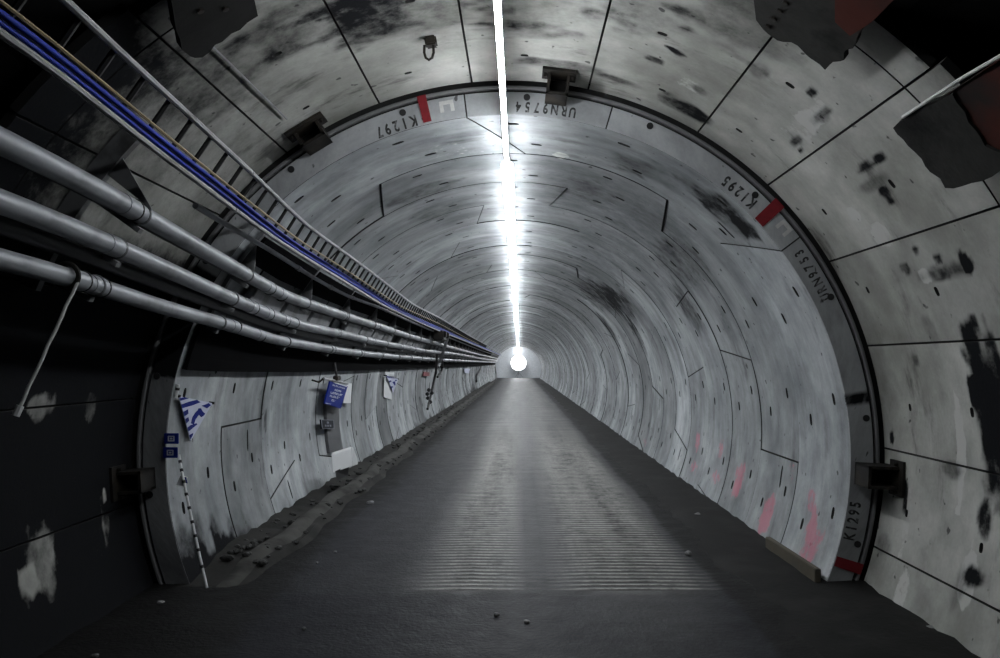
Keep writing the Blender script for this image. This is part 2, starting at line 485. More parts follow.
def panel(mb, surf, R, a0, a1, b0, b1, y0, y1, cell, tone, pockets=(), skirt=0.05, hole_depth=0.05):
    """one curved concrete segment between two (slanting) long joints, with real bolt pockets sunk in it"""
    L = y1 - y0
    w0, w1 = RAD(b0 - a0) * R, RAD(b1 - a1) * R
    W = (w0 + w1) / 2
    if W < 0.05:
        return
    if mb.uv is None:
        mb.uv, mb.mark = [], []

    def th(u, v):
        a = a0 + (a1 - a0) * v
        b = b0 + (b1 - b0) * v
        g = math.degrees(GAP / R)
        return a + g + (b - a - 2 * g) * u

    def yy(v):
        return y0 + GAP + (L - 2 * GAP) * v

    def push(u, v, dr):
        t, y = th(u, v), yy(v)
        mb.v.append(tuple(cyl(t, y, R + dr)))
        mb.uv.append((RAD(t) * R, y))
        mb.mark.append(mark_at(surf, t, y, tone))
        return len(mb.v) - 1

    def face(f):
        mb.f.append(tuple(f))
        mb.mi.append(0)

    pk = []
    for (pt, py, hu, hv, depth, slope) in pockets:   # pt degrees, py metres
        v = (py - y0) / L
        a = a0 + (a1 - a0) * v
        b = b0 + (b1 - b0) * v
        u = (pt - a) / (b - a)
        du, dv = hu / W, hv / L
        if u - du < 0.03 or u + du > 0.97 or v - dv < 0.03 or v + dv > 0.97:
            continue
        if any(abs(u - q[0]) < (du + q[2]) * 1.15 and abs(v - q[1]) < (dv + q[3]) * 1.15 for q in pk):
            continue
        pk.append((u, v, du, dv, depth, slope))
    nu, nv = max(2, round(W / cell)), max(2, round(L / cell))
    us = sorted(set([i / nu for i in range(nu + 1)] + [q[0] - q[2] for q in pk] + [q[0] + q[2] for q in pk]))
    vs = sorted(set([i / nv for i in range(nv + 1)] + [q[1] - q[3] for q in pk] + [q[1] + q[3] for q in pk]))
    idx = [[push(u, v, 0) for v in vs] for u in us]
    for i in range(len(us) - 1):
        for j in range(len(vs) - 1):
            cu, cv = (us[i] + us[i + 1]) / 2, (vs[j] + vs[j + 1]) / 2
            if any(abs(cu - q[0]) < q[2] and abs(cv - q[1]) < q[3] for q in pk):
                continue
            face((idx[i][j], idx[i][j + 1], idx[i + 1][j + 1], idx[i + 1][j]))
    for (u, v, du, dv, depth, slope) in pk:
        n = 14
        cor = [push(u + du * a, v + dv * b, 0) for a, b in ((1, 1), (-1, 1), (-1, -1), (1, -1))]
        e, bt = [], []
        for kk in range(n):
            q = 2 * PI * (kk + 0.5) / n
            c, s_ = math.cos(q), math.sin(q)
            sx = math.copysign(abs(c) ** 0.7, c) * 0.96
            sy = math.copysign(abs(s_) ** 0.7, s_) * 0.96
            e.append(push(u + du * sx, v + dv * sy, 0))
            dd = depth * (1 - slope * (0.5 + 0.5 * sx) if slope >= 0 else 1 + slope * (0.5 - 0.5 * sx))
            bt.append(push(u + du * sx * 0.86, v + dv * sy * 0.8, max(0.004, dd)))
        quad = lambda kk: int(((kk + 0.5) / n) * 4) % 4
        for kk in range(n):
            k2 = (kk + 1) % n
            c1, c2 = cor[quad(kk)], cor[quad(k2)]
            face((c1, e[kk], e[k2])[::-1])
            if c1 != c2:
                face((c1, e[k2], c2)[::-1])
            face((e[kk], bt[kk], bt[k2], e[k2])[::-1])
            mb.mi[-1] = 1
        face(bt[::-1])
        mb.mi[-1] = 1  # pocket insides near black, for grime and the shade in them
    # the four joint sides
    nu_, nv_ = len(us), len(vs)
    rim = [(i, 0) for i in range(nu_)] + [(nu_ - 1, j) for j in range(1, nv_)] + [(i, nv_ - 1) for i in range(nu_ - 2, -1, -1)] + [(0, j) for j in range(nv_ - 2, 0, -1)]
    top = [idx[i][j] for i, j in rim]
    bot = [push(us[i], vs[j], skirt) for i, j in rim]
    for i in range(len(rim)):
        j = (i + 1) % len(rim)
        face((top[i], top[j], bot[j], bot[i]))
        mb.mi[-1] = 1


def zone(th):
    return 'wall_left' if th < -60 else ('wall_right' if th > 60 else 'ceiling')


shell = {z: MB() for z in ('wall_left', 'ceiling', 'wall_right')}
for z in shell.values():
    z.uv, z.mark = [], []
near = []     # (zone, MB, material)

# dark grout behind the joints
for z, lo, hi in (('wall_left', -127, -60), ('ceiling', -60, 60), ('wall_right', 60, 127)):
    mb = shell[z]
    for (R, y0, y1, surf) in ((R_IN + 0.046, Y_STEP + 0.01, Y_END, 'inner'), (R_FR + 0.046, Y_FRONT + 0.05, Y_STEP - 0.0, 'front')):
        o = len(mb.v)
        n = max(2, int((hi - lo) / 3))
        for i in range(n + 1):
            t = lo + (hi - lo) * i / n
            for y in (y0, y1):
                mb.v.append(tuple(cyl(t, y, R)))
                mb.uv.append((RAD(t) * R, y))
                mb.mark.append((3, 0, 0, 0.2))
        for i in range(n):
            mb.f.append((o + 2 * i, o + 2 * i + 1, o + 2 * i + 3, o + 2 * i + 2))
            mb.mi.append(1)

SEAMS = {0: [(-66, -66), (-7, 3), (53, 46.5), (114, 113)],
         1: [(-87, -87), (-26.6, -30.6), (33, 37), (94, 94)],
         2: [(-105.6, -99.5), (-47, -50), (13, 9.7), (73.4, 70.6)],
         3: [(-67, -63), (-7.3, -10.4), (53, 56), (113, 110)]}
for k in range(N_RING):
    y0 = Y_STEP + RING * k
    y1 = y0 + RING
    if k in SEAMS:
        sm = SEAMS[k]
    else:
        o = (k * 23) % 60
        sm = []
        for i in range(-2, 3):
            t = o + 60 * i - 15
            if -118 < t < 118:
                d = (4.5 if (i + k) % 2 else -4.5) * (0.5 + rnd())
                sm.append((t - d / 2, t + d / 2))
    ends = [(-127, -127)] + sm + [(127, 127)]
    ring_tone = 0.74 + 0.42 * rnd() if k > 2 else (1.06, 0.84, 0.92)[k]
    if k > 4 and k % 5 == 3:
        ring_tone *= 0.72
    cell = 0.055 if k < 5 else (0.12 if k < 12 else 0.3)
    for (a, b) in zip(ends[:-1], ends[1:]):
        tone = ring_tone * (0.86 + 0.26 * rnd())
        if k == 0:
            tone = 1.16 if a[0] > 50 else (0.88 if -10 < a[0] else 1.02)
        dR = (rnd() - 0.5) * (0.008 if k < 1 else 0.018)
        pockets = []
        if k < 30:
            for t in range(-120, 121, 20):
                pockets.append((t + 0.5, y0 + 0.25, 0.055, 0.028, 0.06, 0.0))
                pockets.append((t + 5.0, y0 + 0.86, 0.055, 0.028, 0.06, 0.0))
            for (sa, sb), sg in ((a, 1), (b, -1)):
                for v in ((0.36,) if sg > 0 else (0.62,)):
                    ts = sa + (sb - sa) * v
                    pockets.insert(0, (ts + sg * math.degrees(0.19 / R_IN), y0 + v * RING, 0.12, 0.019, 0.055, 0.95 * sg))
        mid = (a[0] + a[1] + b[0] + b[1]) / 4
        z = zone(mid)
        if k < 8:
            mb = MB()
            near.append((z, mb, 'inner'))
        else:
            mb = shell[z]
        panel(mb, 'inner', R_IN + dR, a[0], a[1], b[0], b[1], y0, y1, cell, tone, pockets)

# the larger lining in front of the step
FS = [-127, -112, -97, -81, -66, -50, -36, -20, -5.5, 12.3, 30.3, 43.7, 58.7, 72.8, 88.6, 103.7, 127]
for a, b in zip(FS[:-1], FS[1:]):
    for (y0, y1) in ((4.2, 6.502), (Y_FRONT - 0.05 - 0.12 * rnd(), 4.2)):
        mb = MB()
        pockets = []
        mid = (a + b) / 2
        if y0 > 4.1 and mid > -40:
            pockets = [(mid + 4 * (rnd() - .5), 4.9 + 0.3 * rnd(), 0.035, 0.022, 0.05, 0), (mid + 5 * (rnd() - .5), 5.95 + 0.2 * rnd(), 0.03, 0.02, 0.05, 0)]
        panel(mb, 'front', R_FR, a, a, b, b, y0, y1, 0.03, 0.92 + 0.2 * rnd(), pockets)
        if mb.v:
            near.append((zone(mid), mb, 'front'))
parents = {}
for z, mb in shell.items():
    parents[z] = struct(mb.build(z, [M['inner'], M['grout']], smooth=True))
for z, mb, m in near:
    mb.build('lining_segment', [M[m], M['grout']], parents[z], smooth=True)


# ------------------------------------------------------------------ the step: end face of the first ring, gasket, stencils
def sector(mb, prof, a, b, n, surf='face', tone=1.0):
    """sweep a profile of (r, y) points from angle a to b"""
    if mb.uv is None:
        mb.uv, mb.mark = [], []
    o = len(mb.v)
    for i in range(n + 1):
        t = a + (b - a) * i / n
        for (r, y) in prof:
            mb.v.append(tuple(cyl(t, y, r)))
            mb.uv.append((RAD(t) * r, r * 1.0 + y))
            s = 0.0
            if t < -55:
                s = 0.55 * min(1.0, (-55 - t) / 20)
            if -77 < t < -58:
                s = 1.6  # shadow of pipes and front lining on the face, painted in
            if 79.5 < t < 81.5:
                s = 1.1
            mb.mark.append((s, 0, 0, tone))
    m = len(prof)
    for i in range(n):
        for j in range(m - 1):
            mb.f.append((o + i * m + j, o + (i + 1) * m + j, o + (i + 1) * m + j + 1, o + i * m + j + 1))
            mb.mi.append(0)


bk = MB()
sector(bk, [(2.80, Y_STEP + 0.04), (3.07, Y_STEP + 0.04)], -127, 127, 90)
trim = struct(bk.build('trim_1', M['grout']))
FJ = [-127, -66, -6.9, 16.6, 53.0, 114, 127]
for a, b in zip(FJ[:-1], FJ[1:]):
    mb = MB()
    g = 0.12
    sector(mb, [(R_IN, Y_STEP + 0.02), (R_IN, Y_STEP), (2.84, Y_STEP), (2.930, Y_STEP), (2.934, Y_STEP + 0.035)], a + g, b - g, max(4, int(b - a)), tone=0.9 + 0.2 * rnd())
    mb.build('segment_end_face', M['face'], trim, smooth=True)
mb = MB()
sector(mb, [(2.951, Y_STEP + 0.03), (2.953, Y_STEP - 0.004), (2.959, Y_STEP - 0.010), (2.975, Y_STEP - 0.010), (2.981, Y_STEP - 0.004), (2.983, Y_STEP + 0.03)], -127, 127, 130)
mb.build('gasket', M['gasket'], trim, smooth=True)
for t in (-117, -96, -77, -57, -37, -17, 3, 23.2, 43.3, 63.6, 83.8, 104):
    c = cyl(t, Y_STEP - 0.004, 2.89)
    MB().tube([c + Vector((0, 0.03, 0)), c - Vector((0, 0.004, 0))], 0.027, 14).build('bolt_socket', M['rubber'], trim)

FONT = {}


def glyph(ch, bold=0.0):
    if ch not in FONT:
        cu = bpy.data.curves.new('glyph', 'FONT')
        cu.body = ch
        cu.size = 1.0
        cu.extrude = 0.0
        cu.resolution_u = 3
        cu.offset = 0.034
        ob = bpy.data.objects.new('glyph', cu)
        COL.objects.link(ob)
        dg = bpy.context.evaluated_depsgraph_get()
        me = bpy.data.meshes.new_from_object(ob.evaluated_get(dg))
        vs = [v.co.copy() for v in me.vertices]
        fs = [tuple(p.vertices) for p in me.polygons]
        bpy.data.objects.remove(ob)
        bpy.data.curves.remove(cu)
        bpy.data.meshes.remove(me)
        xs = [v.x for v in vs] or [0]
        cx = (min(xs) + max(xs)) / 2
        FONT[ch] = ([(v.x - cx, v.y) for v in vs], fs)
    return FONT[ch]


def flat_text(mb, text, origin, right, up, h, pitch):
    """letters laid on a flat board: origin at the middle of the line"""
    n = len(text)
    for i, ch in enumerate(text):
        if ch == ' ':
            continue
        vs, fs = glyph(ch)
        mb.add([origin + right * ((i - (n - 1) / 2) * pitch + x * h / 0.7) + up * (y - 0.35) * h / 0.7 for x, y in vs], fs)


def arc_text(text, t_first, t_last, r, h, name='stencil_text'):
    mb = MB()
    n = len(text)
    for i, ch in enumerate(text):
        t = t_first + (t_last - t_first) * i / (n - 1)
        q = RAD(t)
        nrm = Vector((math.sin(q), 0, math.cos(q)))
        up = -nrm
        right = Vector((up.z, 0, -up.x))
        o = cyl(t, Y_STEP - 0.003, r)
        vs, fs = glyph(ch)
        mb.add([o + right * x * h / 0.7 * 0.72 + up * (y - 0.35) * h / 0.7 for x, y in vs], fs)
    return mb.build(name, M['stencil'], trim)


arc_text('URN9754', 10.6, 1.7, 2.81, 0.078)
arc_text('K1295', 43.7, 38.3, 2.82, 0.085)
arc_text('URN9753', 63.2, 55.0, 2.85, 0.075)
arc_text('K1295', 103.0, 97.8, 2.81, 0.085)
arc_text('K1297', -15.8, -21.6, 2.80, 0.085)
for t, w, r0, r1 in ((-13.5, 0.07, 2.765, 2.98), (46.9, 0.10, 2.755, 2.985), (107.6, 0.085, 2.757, 2.975)):
    d = math.degrees(w / 2 / 2.87)
    mb = MB()
    p = [cyl(t - d, Y_STEP - 0.003, r0), cyl(t + d, Y_STEP - 0.003, r0), cyl(t + d, Y_STEP - 0.013, r1), cyl(t - d, Y_STEP - 0.013, r1)]
    mb.prism(p, (0, -0.003, 0))
    mb.build('red_paint_mark', M['red'], trim)
for t, r in ((-9.9, 2.855), (50.3, 2.875)):
    q = RAD(t)
    n = Vector((math.sin(q), 0, math.cos(q)))
    w = Vector((n.z, 0, -n.x))
    mb = MB()
    o = cyl(t, Y_STEP - 0.003, r)
    rot = Matrix((w, Vector((0, 1, 0)), n)).transposed()
    mb.box(o + n * 0.032, (0.115, 0.003, 0.03), rot)
    mb.box(o + w * 0.043 - n * 0.012, (0.03, 0.003, 0.06), rot)
    mb.box(o - w * 0.043 - n * 0.012, (0.03, 0.003, 0.06), rot)
    mb.build('white_paint_mark', M['white_mark'], trim)

# steel channel brackets across the step
CH_LAB = ['black steel channel bracket over the step at the crown, right of lamp line',
          'black steel channel bracket over the step, high on the left by cable ladder',
          'open-fronted steel channel bracket on the right side of the step ring',
          'dark steel channel bracket on the shaded left side of the step ring']
for (px, py, ln, wd), lab in zip(((558, 84, .25, .17), (311, 134, .20, .21), (880, 476, .29, .175), (131, 481, .27, .17)), CH_LAB):
    p = at_depth(px, py, 6.33)
    q = RAD(th_of(p))
    n = Vector((math.sin(q), 0, math.cos(q)))
    w = Vector((n.z, 0, -n.x))
    rot = Matrix((w, Vector((0, 1, 0)), n)).transposed()
    root = tag(empty('channel_bracket', p), lab, 'bracket', None)
    dp = 0.25
    t = 0.022
    mb = MB()
    mb.box(p + Vector((0, dp / 2 - .01, 0)), (wd, t, ln), rot)
    mb.box(p + w * (wd / 2 - t / 2), (t, dp, ln), rot)
    mb.box(p - w * (wd / 2 - t / 2), (t, dp, ln), rot)
    mb.box(p + n * (ln / 2 - t / 2), (wd, dp, t), rot)
    mb.box(p - n * (ln / 2 - t / 2), (wd, dp, t), rot)
    mb.build('channel', M['steel_dark'], root, loc=p)
    rp = R_FR - 0.012 - math.sqrt(p.x ** 2 + (p.z - A) ** 2)
    mb = MB()
    mb.box(p + n * rp - Vector((0, 0.08, 0)), (wd * 1.55, 0.22, 0.02), rot)
    mb.build('fixing_plate', M['steel_dark'], root, loc=p + n * rp)
    mb = MB()
    for s in (-1, 1):
        c = p + n * (rp - 0.02) + w * s * wd * 0.62 - Vector((0, 0.1, 0))
        mb = MB().tube([c + n * 0.01, c - n * 0.022], 0.016, 6)
        mb.build('bolt', M['steel_dark'], root, loc=c)

# ------------------------------------------------------------------ far end and the dark space the camera stands in
mb = MB()
mb.v = [tuple(cyl(0, Y_END + .05, 0))] + [tuple(cyl(i * 6, Y_END + .05, R_IN + .2)) for i in range(60)]
mb.f = [(0, 1 + i, 1 + (i + 1) % 60) for i in range(60)]
mb.mi = [0] * 60
struct(mb.build('wall_far', simple('far_bulkhead', (0.75, 0.77, 0.8), 0.7)))

mb = MB()
prof = [(R_FR + .06, 4.02), (3.5, 3.9), (4.3, 3.7), (5.0, 3.2), (5.3, 2.0), (5.3, -2.5), (4.6, -3.4), (2.5, -3.7), (0.01, -3.75)]
n = 72
for i in range(n + 1):
    t = -140 + 280 * i / n
    for j, (r, y) in enumerate(prof):
        jit = 0 if j == 0 else 0.16
        mb.v.append(tuple(cyl(t, y + jit * (rnd() - .5), r + jit * (rnd() - .5))))
for i in range(n):
    for j in range(len(prof) - 1):
        m = len(prof)
        mb.f.append((i * m + j, (i + 1) * m + j, (i + 1) * m + j + 1, i * m + j + 1))
        mb.mi.append(0)
struct(mb.build('wall_near', M['cavern'], smooth=False))


# ------------------------------------------------------------------ floor
def bell(x, c, w):
    d = abs(x - c) / w
    return max(0.0, 1 - d * d) if d < 1 else 0.0


def sst(x, a, b):
    t = min(1, max(0, (x - a) / (b - a)))
    return t * t * (3 - 2 * t)


mb = MB()
mb.mark = []
xs = [-5.4, -4, -3.4, -3.0, -2.75, -2.6, -2.45, -2.3, -2.1, -1.9, -1.7, -1.5, -1.3, -1.1, -0.9, -0.75, -0.6, -0.45, -0.3, -0.15, 0, 0.15, 0.3, 0.45, 0.6, 0.75, 0.9, 1.05, 1.2, 1.35, 1.5,
      1.62, 1.75, 1.9, 2.1, 2.3, 2.5, 2.7, 3.0, 3.4, 4, 5.4]
PITCH = 0.112
rows = [-4.0, -2.5, -1, 0, 1, 2]
y = 2.6
while y < 6.3:
    rows.append(y)
    y += 0.12
nrib = 190
y = 6.36
for i in range(nrib):
    for f in (0.0, 0.1, 0.32, 0.42):
        rows.append(y + f * PITCH)
    y += PITCH
while y < Y_END + .5:
    rows.append(y)
    y += 0.6
ribs0, ribs1 = 6.36, 6.36 + nrib * PITCH
random.seed(11)
for y in rows:
    for x in xs:
        z = 0.0
        rib = 0.0
        edge = sst(x, 1.55 + .05 * math.sin(y * 1.3), 1.85)
        ledge = sst(-x, 1.35 + .12 * math.sin(y * 0.9), 2.2)
        if ribs0 <= y < ribs1:
            ph = ((y - ribs0) / PITCH) % 1.0
            on = ph > 0.05 and ph < 0.37
            zone_ = bell(x, -0.28, 0.40) + bell(x, 1.02, 0.66)
            zone_ = min(1, zone_ * 1.4) * (1 - edge) * (1 - sst(y, 13, 27))
            if on:
                z += 0.010 * zone_
                rib = zone_
        inside = 1.0 if y >= 6.36 else 0.0
        z += 0.004 * edge + 0.004 * ledge
        z += 0.010 * mnoise.noise(Vector((x * 2.5, y * 2.5, 0.3))) * (0.2 + edge + ledge + (1 - inside) * 0.6)
        wear_sheen = inside * (0.10 + 0.22 * sst(y, 9, 22) + 0.68 * min(1, bell(x, -0.32, 0.52) + bell(x, 1.02, 0.72))) * (1 - edge) * (1 - ledge)
        wear_sheen = max(wear_sheen, 0.55 * bell(x, 0.25, 1.7) * inside * sst(y, 8, 20))  # far road paler: the lamps' grazing sheen put into the colour
        if not inside:
            wear_sheen = 0.35 * bell(x, 1.1, 0.6) * sst(y, 4, 6.4)
        mud = 1.2 * edge + 1.0 * ledge
        mb.v.append((x, y, z))
        mb.mark.append((wear_sheen, rib, min(1.2, mud), 1))
m = len(xs)
for i in range(len(rows) - 1):
    for j in range(m - 1):
        mb.f.append((i * m + j, i * m + j + 1, (i + 1) * m + j + 1, (i + 1) * m + j))
        mb.mi.append(0)
struct(mb.build('floor', M['road'], smooth=True))

# muddy low kerb along the foot of the left wall
mb = MB()
random.seed(5)
ys = [6.35 + 0.16 * i for i in range(420)]
for y in ys:
    w = 0.07 * math.sin(y * 1.7) + 0.05 * math.sin(y * 4.1)
    prof = [(-2.68, 0.11), (-2.58, 0.10 + .04 * rnd()), (-2.47 + .02 * rnd(), 0.07 + .03 * rnd()), (-2.36 + w * .4, 0.05 + .03 * rnd()), (-2.31 + w * .4, 0.105), (-2.22 + w * .5, 0.10 + .01 * rnd()),
            (-2.15 + w * .5, 0.05 + .02 * rnd()), (-2.10 + w * .5, 0.045 + .02 * rnd()), (-2.02 + w * .5, -0.02)]
    g = sst(y, 6.2, 7.6)
    for x, z in prof:
        mb.v.append((x, y, z * g if z > 0 else z))
m = 9
for i in range(len(ys) - 1):
    for j in range(m - 1):
        mb.f.append((i * m + j, i * m + j + 1, (i + 1) * m + j + 1, (i + 1) * m + j))
        mb.mi.append(1 if j in (4, 5) else 0)
mb.f.append(tuple(range(m)))
mb.mi.append(0)
struct(mb.build('baseboard_left', [M['kerb'], M['ledge']], smooth=True))
# mud heaped along the right foot
mb = MB()
ys = [4.2 + 0.2 * i for i in range(330)]
for y in ys:
    w = 0.03 * math.sin(y * 2.3) + 0.03 * rnd()
    far = 2.62 if y > 6.5 else 3.0
    for x, z in ((1.75 + w, -0.01), (2.0 + w, 0.012 + .012 * rnd()), (2.3 + w, 0.012 + .014 * rnd()), (2.5, 0.014 + .02 * rnd()), (far, 0.016 + .03 * rnd())):
        mb.v.append((x, y, z))
m = 5
for i in range(len(ys) - 1):
    for j in range(m - 1):
        mb.f.append((i * m + j, i * m + j + 1, (i + 1) * m + j + 1, (i + 1) * m + j))
        mb.mi.append(0)
struct(mb.build('baseboard_right', M['mud'], smooth=True))


# ------------------------------------------------------------------ paths along the left wall
def path(samples, r, y_end=Y_END - 1.5):
    pts = [on_wall(px, py, r) for px, py in samples]
    pts = [p for p in pts if p.y < 62]
    out = [pts[0]]
    for p in pts[1:]:
        if p.y > out[-1].y + 0.05:
            out.append(p)
    last = out[-1]
    out.append(Vector((last.x, y_end, last.z)))
    return out


def along(pts, y):
    if y <= pts[0].y:
        a, b = pts[0], pts[1]
    else:
        a, b = pts[-2], pts[-1]
        for p, q in zip(pts[:-1], pts[1:]):
            if p.y <= y <= q.y:
                a, b = p, q
                break
    t = (y - a.y) / (b.y - a.y)
    return a.lerp(b, t)


def smooth_path(pts, y0, y1, step=0.35):
    """a softened run of the path"""
    out = []
    y = y0
    while y < y1:
        w = 0.35 + 0.03 * y
        out.append((along(pts, y - w) + along(pts, y) * 2 + along(pts, y + w)) / 4)
        out[-1].y = y
        y += step * (1 + y * 0.03)
    p = along(pts, y1)
    p.y = y1
    out.append(p)
    return out


P = {}
P['p1'] = path([(-130, 80), (0, 140), (52, 166), (110, 196), (180, 237), (251, 277), (281, 295), (312, 305), (350, 317.6), (381, 327), (407, 335.6), (446, 346.4), (481, 355.2)], 2.62)
P['p2'] = path([(-120, 158), (0, 201), (86, 234), (170, 271), (248, 306), (283, 320), (312, 328), (342, 334), (371, 341), (398, 346), (424, 351), (455, 354), (481, 358.6)], 2.62)
P['p3'] = path([(-120, 228), (0, 260), (62, 274), (82, 281), (160, 307), (238, 327), (265, 341 - 3), (334, 350), (369, 354.3), (400, 357), (438, 359.8), (481, 361.8)], 2.62)
P['p4'] = path([(150, 178), (245, 236), (269, 249), (312, 277), (347, 296), (381, 308), (407, 320), (435, 332), (450, 338), (481, 350.5)], 2.66)
P['low'] = path([(-120, -48), (0, 31), (75, 85), (125, 127.5), (172, 162.5), (209, 190), (247, 219), (281, 243), (307, 259), (350, 285), (382, 305), (425, 325), (450, 335), (480, 347)], 2.58)
P['rail'] = path([(-120, -48), (0, 31), (75, 85), (125, 127.5), (172, 162.5), (209, 190), (247, 219), (281, 243), (307, 259), (350, 285), (382, 305), (425, 325), (450, 335), (480, 347)], 2.535)
P['up'] = path([(-60, -118), (65, 0), (120, 52), (162, 90), (200, 125), (240, 162), (262, 182), (283, 204), (312, 230), (337, 247), (375, 275), (412, 304), (440, 318), (470, 336), (490, 347)], 2.64)
P['tan'] = path([(-40, -30), (40, 30), (120, 97), (172, 140), (233, 190), (266, 214), (295, 238), (340, 266), (400, 306), (440, 324), (470, 340)], 2.54)

pipe_info = [('p1', 0.055, 'uppermost of the three thick grey pipes on the left wall', [4.45, 7.32, 7.75, 10.6, 13.2, 17]),
             ('p2', 0.055, 'middle of the three thick grey pipes on the left wall', [4.55, 7.2, 7.7, 8.3, 10.8, 13.5, 18]),
             ('p3', 0.052, 'lowest of the three thick grey pipes on the left wall', [4.4, 4.62, 7.0, 7.75, 10.9, 13.0, 17])]
for key, r, lab, cols in pipe_info:
    pts = smooth_path(P[key], 2.2, Y_END - 2)
    root = tag(MB().tube(pts, r, 16).build('steel_pipe', M['pipe'], smooth=True, loc=pts[0]), lab, 'pipe')
    for y in cols:
        a, b = [p for p in (min(pts, key=lambda q: abs(q.y - y + .12)), min(pts, key=lambda q: abs(q.y - y - .12)))]
        sp = smooth_path(P[key], y - 0.075, y + 0.075, 0.03)
        c = MB().tube(sp, r + 0.004, 16).build('coupling', M['pipe'], root, smooth=True, loc=sp[0])
        ax = (sp[-1] - sp[0]).normalized()
        MB().torus(sp[-1], ax, r + 0.002, 0.007, 20, 6).build('seal', M['rubber'], c, smooth=True, loc=sp[-1])
pts = smooth_path(P['p4'], 5.2, Y_END - 2)
o = tag(MB().tube(pts, 0.02, 12).build('conduit', M['pipe'], smooth=True, loc=pts[0]), 'thin grey conduit running above the thick pipes, under the blue cables', 'conduit')
for y in (7.9, 9.4, 10.7, 13.4):
    sp = smooth_path(P['p4'], y - 0.06, y + 0.06, 0.04)
    MB().tube(sp, 0.026, 12).build('coupling', M['galv'], o, smooth=True, loc=sp[0])

# cable ladder in lengths, rungs between the two rails
y, n = 2.4, 0
while y < Y_END - 3:
    ln = 3.0 if y < 30 else 6.0
    e = min(y + ln - 0.02, Y_END - 2)
    lo = smooth_path(P['rail'], y, e, 0.25)
    up = smooth_path(P['up'], y, e, 0.25)
    n += 1
    root = empty('cable_ladder', lo[0])
    if n <= 10:
        tag(root, f'{ORD[n]} length of grey cable ladder on the left wall, counting from the camera', 'cable ladder', 'cable ladder lengths on the left wall')
    else:
        tag(root, 'far length of grey cable ladder too distant to tell from its neighbours', 'cable ladder', 'cable ladder lengths on the left wall')
    for nm, pp, w in (('lower_rail', lo, 0.017), ('upper_rail', up, 0.017)):
        MB().tube(pp, w, 8).build(nm, M['rail'], root, smooth=True, loc=pp[0])
    yy_ = y + 0.15
    while yy_ < e and y < 48:
        a, b = along(P['low'], yy_), along(P['up'], yy_)
        w = 0.3 + 0.03 * yy_
        a = (along(P['low'], yy_ - w) + a * 2 + along(P['low'], yy_ + w)) / 4
        b = (along(P['up'], yy_ - w) + b * 2 + along(P['up'], yy_ + w)) / 4
        out = Vector((-(a.x + b.x) / 2, 0, A - (a.z + b.z) / 2)).normalized() * -0.015
        MB().tube([a + out, b + out], 0.014, 6).build('rung', M['rung'], root, loc=a)
        yy_ += 0.30
    y += ln


def offset_path(f, dr, y0, y1, wob=0.0, seed=0, step=0.3):
    """between the ladder rails at fraction f, lifted dr towards the axis, with a loose cable's wander"""
    out = []
    lo = smooth_path(P['low'], y0, y1, step)
    for p in lo:
        w = 0.3 + .03 * p.y
        u = (along(P['up'], p.y - w) + along(P['up'], p.y) * 2 + along(P['up'], p.y + w)) / 4
        ff = f + wob * math.sin(p.y * 0.8 + seed) + wob * .6 * math.sin(p.y * 2.1 + seed * 3)
        q = p.lerp(u, ff)
        q.y = p.y
        d = Vector((-q.x, 0, A - q.z)).normalized()
        out.append(q + d * dr)
    return out


CABS = [(0.10, 0.020, 0.012, 'blue_cable', 'bright blue cable lying lowest on the ladder, next to its grey rail'),
        (0.18, 0.022, 0.012, 'navy_cable', 'dark blue cable in the middle of the blue bundle on the ladder'),
        (0.26, 0.020, 0.013, 'blue_cable', 'bright blue cable at the upper edge of the blue bundle'),
        (0.15, 0.044, 0.010, 'blue_cable', 'blue cable lying on top of the other blue cables of the ladder')]
for i, (f, dr, r, m, lab) in enumerate(CABS):
    pts = offset_path(f, dr, 2.3, Y_END - 3, 0.006, i * 1.7)
    tag(MB().tube(pts, r, 10).build('power_cable', M[m], smooth=True, loc=pts[0]), lab, 'cable', 'blue power cables on the ladder')
pts = smooth_path(P['tan'], 2.6, 40)
tag(MB().tube(pts, 0.008, 6).build('thin_cable', M['tan_cable'], smooth=True, loc=pts[0]), 'thin tan cable running above the blue cables on the ladder', 'cable')
# black cables on the wall behind the pipes
for i, (k1, k2, f, r, lab) in enumerate((('p1', 'p2', 0.22, 0.030, 'black cable tucked under the uppermost thick pipe'),
                                       ('p2', 'p3', 0.45, 0.050, 'thick black cable between middle and lowest thick pipes'))):
    pts = []
    y = 5.3 if k1 == 'p4' else 3.0
    while y < Y_END - 3:
        w = .3 + .03 * y
        a = (along(P[k1], y - w) + along(P[k1], y) * 2 + along(P[k1], y + w)) / 4
        b = (along(P[k2], y - w) + along(P[k2], y) * 2 + along(P[k2], y + w)) / 4
        q = a.lerp(b, f)
        d = Vector((q.x, 0, q.z - A)).normalized()
        q = Vector((0, y, A)) + d * (2.742 - r + 0.004 * math.sin(y * 2.2 + i))
        pts.append(q)
        y += 0.4 * (1 + y * .03)
    tag(MB().tube(pts, r, 10).build('black_cable', M['black_cable'], smooth=True, loc=pts[0]), lab, 'cable')

